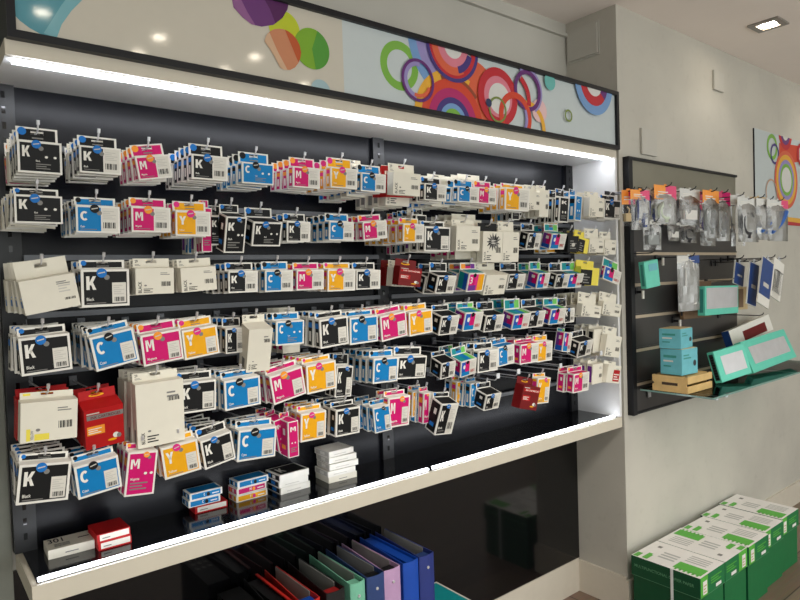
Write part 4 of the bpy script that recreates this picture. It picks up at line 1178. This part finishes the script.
for (x, y), lb in (((662,259),'white tipped short bracket beside the narrow teal box'), ((642,292),'white tipped short bracket at board left side'), ((679,321),'white tipped short bracket above the teal boxes'), ((734,259),'white tipped short bracket at the board right edge')):
    p = at_y(x, y, -.05); gz = min(GZ, key=lambda z: abs(z-p.z))
    t = thing('shelf_bracket', lb, 'bracket', (p.x, -.018, p.z), group='short brackets on the slat board')
    b = MB(); b.box(-.009, .009, -.008, 0, -.01, .02, 'wire_dark'); b.box(-.004, .004, -.034, -.006, -.006, .006, 'wire_dark'); b.build('arm', t)
    b = MB(); b.box(-.006, .006, -.04, -.034, -.03, .006, 'card_white'); b.build('end_cap', t)

# ------------------------------------------------------------------ glass shelf and what stands on it
GS = H-.523
t = thing('glass_shelf', 'clear glass shelf at the foot of the slat board', 'glass shelf', (3.05, -.18, GS-.008))
GO = Vector((3.05, -.18, GS-.008))
b = MB(); b.box(2.575, 3.9, -.355, -.03, GS-.008, GS, 'clear_glass', front='glass_edge', left='glass_edge', right='glass_edge'); o = b.build('glass_pane', t); o.location = -GO
for x in (2.66, 3.5):
    b = MB(); b.box(x-.01, x+.01, -.33, -.0235, GS-.016, GS-.008, 'steel'); b.box(x-.012, x+.012, -.0275, -.0235, GS-.05, GS-.009, 'steel'); o = b.build('bracket', t); o.location = -GO
p = at_y(728, 396, -.345)
for x in (2.64, p.x):
    b = MB(); b.tube([(x, -.335, GS-.02), (x, -.335, GS-.008)], .01, 'steel', 14); o = b.build('clamp_stud', t); o.location = -GO
# small wooden crate
c0 = at_z(658.5, 391, GS); c1 = at_z(690.5, 394, GS)
ctop = at_y(658.5, 374, c0.y).z
t = thing('wooden_crate', 'small slatted pine crate on the glass shelf', 'crate', (c0.x, c1.y, GS), (0, 0, 0))
cw = (at_z(713, 387, GS).x-c1.x); cd = .16; chh = ctop-GS
cw = min(max(cw, .1), .24)
for side, (a0, a1, b0, b1) in dict(front=(0, cw, 0, .008), back=(0, cw, cd-.008, cd), left=(0, .008, .008, cd-.008), right=(cw-.008, cw, .008, cd-.008)).items():
    for k in range(1 if side == 'left' else 2):
        b = MB(); b.box(a0, a1, b0, b1, chh*(.02+.54*k), chh*(.96 if side == 'left' else .42+.54*k), 'pine'); b.build('slat', t, bevel=.001)
b = MB()
for x in (.012, cw-.012):
    for y in (.012, cd-.012): b.box(x-.004, x+.004, y-.004, y+.004, 0, chh, 'pine_dark')
b.build('corner_post', t)
b = MB(); b.box(.009, cw-.009, .009, cd-.009, chh*.9, chh*.94, 'pine'); b.build('top_board', t)
b = MB(); b.box(-.001, .0005, cd*.28, cd*.72, chh*.42, chh*.58, 'pine_dark'); b.build('grip_slot', t)
# two teal boxes stacked on it
bx = c0.x+.012; by = c1.y+.03
def teal(lbl, x, y, w, d, z, ytop, rz):
    hz = at_y(676, ytop, y).z-z
    t = thing('accessory_box', lbl, 'accessory box', (x, y, z), (0, 0, R(rz)), 'teal boxes stacked on the crate')
    b = MB(); b.box(0, w, 0, d, 0, hz, 'box_teal'); b.side(-.0005, .25*d, .85*d, .66*hz, .76*hz, 'case_teal_dark'); b.side(-.0005, .4*d, .85*d, .5*hz, .56*hz, 'label_white'); b.side(-.0005, .5*d, .85*d, .3*hz, .36*hz, 'case_teal_dark'); b.lines(.1*w, .6*w, .62*hz, .85*hz, -.0005, 'case_teal_dark', 2)
    b.disc(.8*w, .42*hz, .1*w, .12*hz, -.0006, 'device_dark'); b.build('carton', t, bevel=.0015)
    b = MB(); b.box(.03*w, .97*w, .03*d, .97*d, hz, hz+.002, 'tan_card'); b.build('top_flap', t)
    return z+hz+.0022
wq = .125
z2 = teal('lower, larger teal box standing on the pine crate', bx, by, wq, .1, GS+chh+.0006, 351, -3)
teal('upper teal box stacked above another on the crate', bx+.002, by+.004, wq*.95, .095, z2, 330, 4)
# phone stand thing behind the crate
p = at_z(699, 383, GS)
b = MB(); b.hexa([(0,0,0),(.02,0,0),(.02,.03,0),(0,.03,0),(-.012,.02,.12),(.004,.02,.12),(.004,.034,.12),(-.012,.034,.12)], 'cable_silver'); b.box(-.01,.04,-.01,.05,0,.008,'device_dark')
o = b.build('device_stand', None, (c0.x+cw+.035, c1.y+.11, GS)); tag(o, 'slim grey device stand right of the pine crate', 'stand')
def standing(name, lbl, cat, geom, d, win, pitch, yaw=0, **k):
    xs = [(geom[i], geom[i+1]) for i in (0, 2, 4, 6)]
    low = max(xs, key=lambda q: q[1])
    Yf = -.2
    for _ in range(12):      # slide along the view ray until the lowest corner is on the glass
        p0, e, w, h = solid(geom, Yf, d, pitch, yaw)
        zmin = min((p0+e.to_matrix() @ Vector((sx*w/2, yy, -h/2))).z for sx in (-1, 1) for yy in (0, d))
        Yf += (zmin-GS-.001)*1.2
        Yf = max(-.33, min(-.1, Yf))
    case(name, lbl, cat, geom, Yf, d, win, pitch, yaw, **k)
    print(lbl, 'Y', round(Yf, 3), 'gap', round(zmin-GS, 3), 'w,h', round(w, 3), round(h, 3))
standing('display_case', 'left teal windowed case leaning on the glass shelf', 'case', (715.6,352.8,742.6,341.5,750.5,369.6,723,386), .035, (.17,.1,.2,.2), -14, -8, teeth=True)
standing('display_case', 'right, longer teal windowed case leaning on the glass shelf', 'case', (744,339,782,331,800.5,358,752.8,370.8), .035, (.1,.08,.24,.22), -22, 0)
standing('display_case', 'white case with blue end behind the two teal ones', 'case', (730,327,768.5,317.5,775,333,735,343), .04, (.28,.16,.1,.34), -14, 0, mt='card_white', wm='ink_dark_red')

# ------------------------------------------------------------------ copier paper boxes on the floor
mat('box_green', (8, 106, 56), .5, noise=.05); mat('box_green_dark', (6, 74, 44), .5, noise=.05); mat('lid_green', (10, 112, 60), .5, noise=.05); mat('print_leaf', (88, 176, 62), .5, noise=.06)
mat('lid_print_highlight', (96, 150, 112), .5); mat('box_white', (232, 228, 224), .5, noise=.02); mat('strap_white', (222, 226, 224), .4); mat('fine_print', (178, 178, 174), .5)
ZP = H-1.24
def paper_box(lbl, x0, x1, y0, y1, flip, strap=False):
    w, d = x1-x0, y1-y0
    t = thing('paper_box', lbl, 'paper box', (x0, y0, 0), group='row of copier paper boxes')
    lh = .085; top = ZP
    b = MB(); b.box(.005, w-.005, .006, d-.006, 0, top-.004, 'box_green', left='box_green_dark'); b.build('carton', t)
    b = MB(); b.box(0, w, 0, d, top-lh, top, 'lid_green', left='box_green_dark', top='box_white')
    Z = top+.0005
    def f(u, v): return ((w-u if flip else u), (d-v if flip else v), Z)
    def q(u0, u1, v0, v1, mt):
        b.poly([f(u0*w, v0*d), f(u1*w, v0*d), f(u1*w, v1*d), f(u0*w, v1*d)], mt)
    q(.1, .42, .03, .42, 'print_leaf')
    for k in range(6): q(.04, .12, .05+.06*k, .08+.06*k, 'print_leaf')
    q(.05, .3, .78, .86, 'print_leaf'); q(.02, .24, .91, .985, 'print_leaf'); q(.3, .36, .8, .86, 'print_leaf')
    for k in range(3): q(.3+.12*k, .36+.12*k, .48+.0*k, .72, 'fine_print')
    for k in range(4): q(.52+.09*k, .56+.09*k, .1, .4, 'fine_print')
    q(.7, .8, .82, .88, 'ink_grey')
    # left end: printed name along the lid
    def on_left(a, c): return (-.0006, d-.015-a, top-.045+c)
    b.text('MULTIFUNCTIONAL COPIER PAPER', 0, 0, .013, 0, 'lid_print_highlight', place=on_left, width=d-.04)
    b.side(-.0006, .0, d, top-lh, top-lh+.002, 'lid_print_highlight'); b.rect(0, w, top-lh, top-lh+.002, -.0006, 'lid_print_highlight')  # highlight painted as a lighter line along the lid's lower edge
    # front end: leaf patch, small label and lines
    y = -.0006
    if flip: b.rect(w*.6, w*.97, top-lh, top, y, 'print_leaf'); lx = w*.74; gx = .06*w
    else: b.rect(w*.02, w*.3, top-lh, top, y, 'print_leaf'); lx = w*.1; gx = .42*w
    b.rect(lx, lx+.16*w, top-.075, top-.02, y-.0005, 'box_white'); b.lines(lx+.02*w, lx+.14*w, top-.068, top-.03, y-.001, 'tan_card', 3)
    b.lines(gx, gx+.44*w, top-.05, top-.018, y, 'print_leaf', 3); b.rect(gx+.2*w, gx+.42*w, top-.076, top-.062, y, 'box_white')
    b.build('lid', t)
    if strap:
        b = MB(); s0, s1 = d*.39-.006, d*.39+.006
        b.box(-.0018, -.0008, s0, s1, 0, top+.001, 'strap_white'); b.build('strap', t)
y0, y1 = -.343, -.04
paper_box('nearest green paper box with a white strap down its end', 2.46, 2.676, y0, y1, False, True)
paper_box('second green paper box, its lid print turned around', 2.68, 2.897, y0, y1, True)
paper_box('third green paper box, touching the turned one', 2.899, 3.115, y0-.004, y1-.004, False)
paper_box('fourth green paper box, after the small gap', 3.119, 3.332, y0+.012, y1+.012, False)
paper_box('farthest green paper box of the row on the floor', 3.34, 3.555, y0+.022, y1+.022, False)

# ------------------------------------------------------------------ picture settings
vs = scene.view_settings
vs.view_transform = 'Standard'; vs.look = 'None'; vs.gamma = 1; vs.use_curve_mapping = False
vs.exposure = EXPO
scene.cycles.max_bounces = 8; scene.cycles.transparent_max_bounces = 16
scene.cycles.use_denoising = True
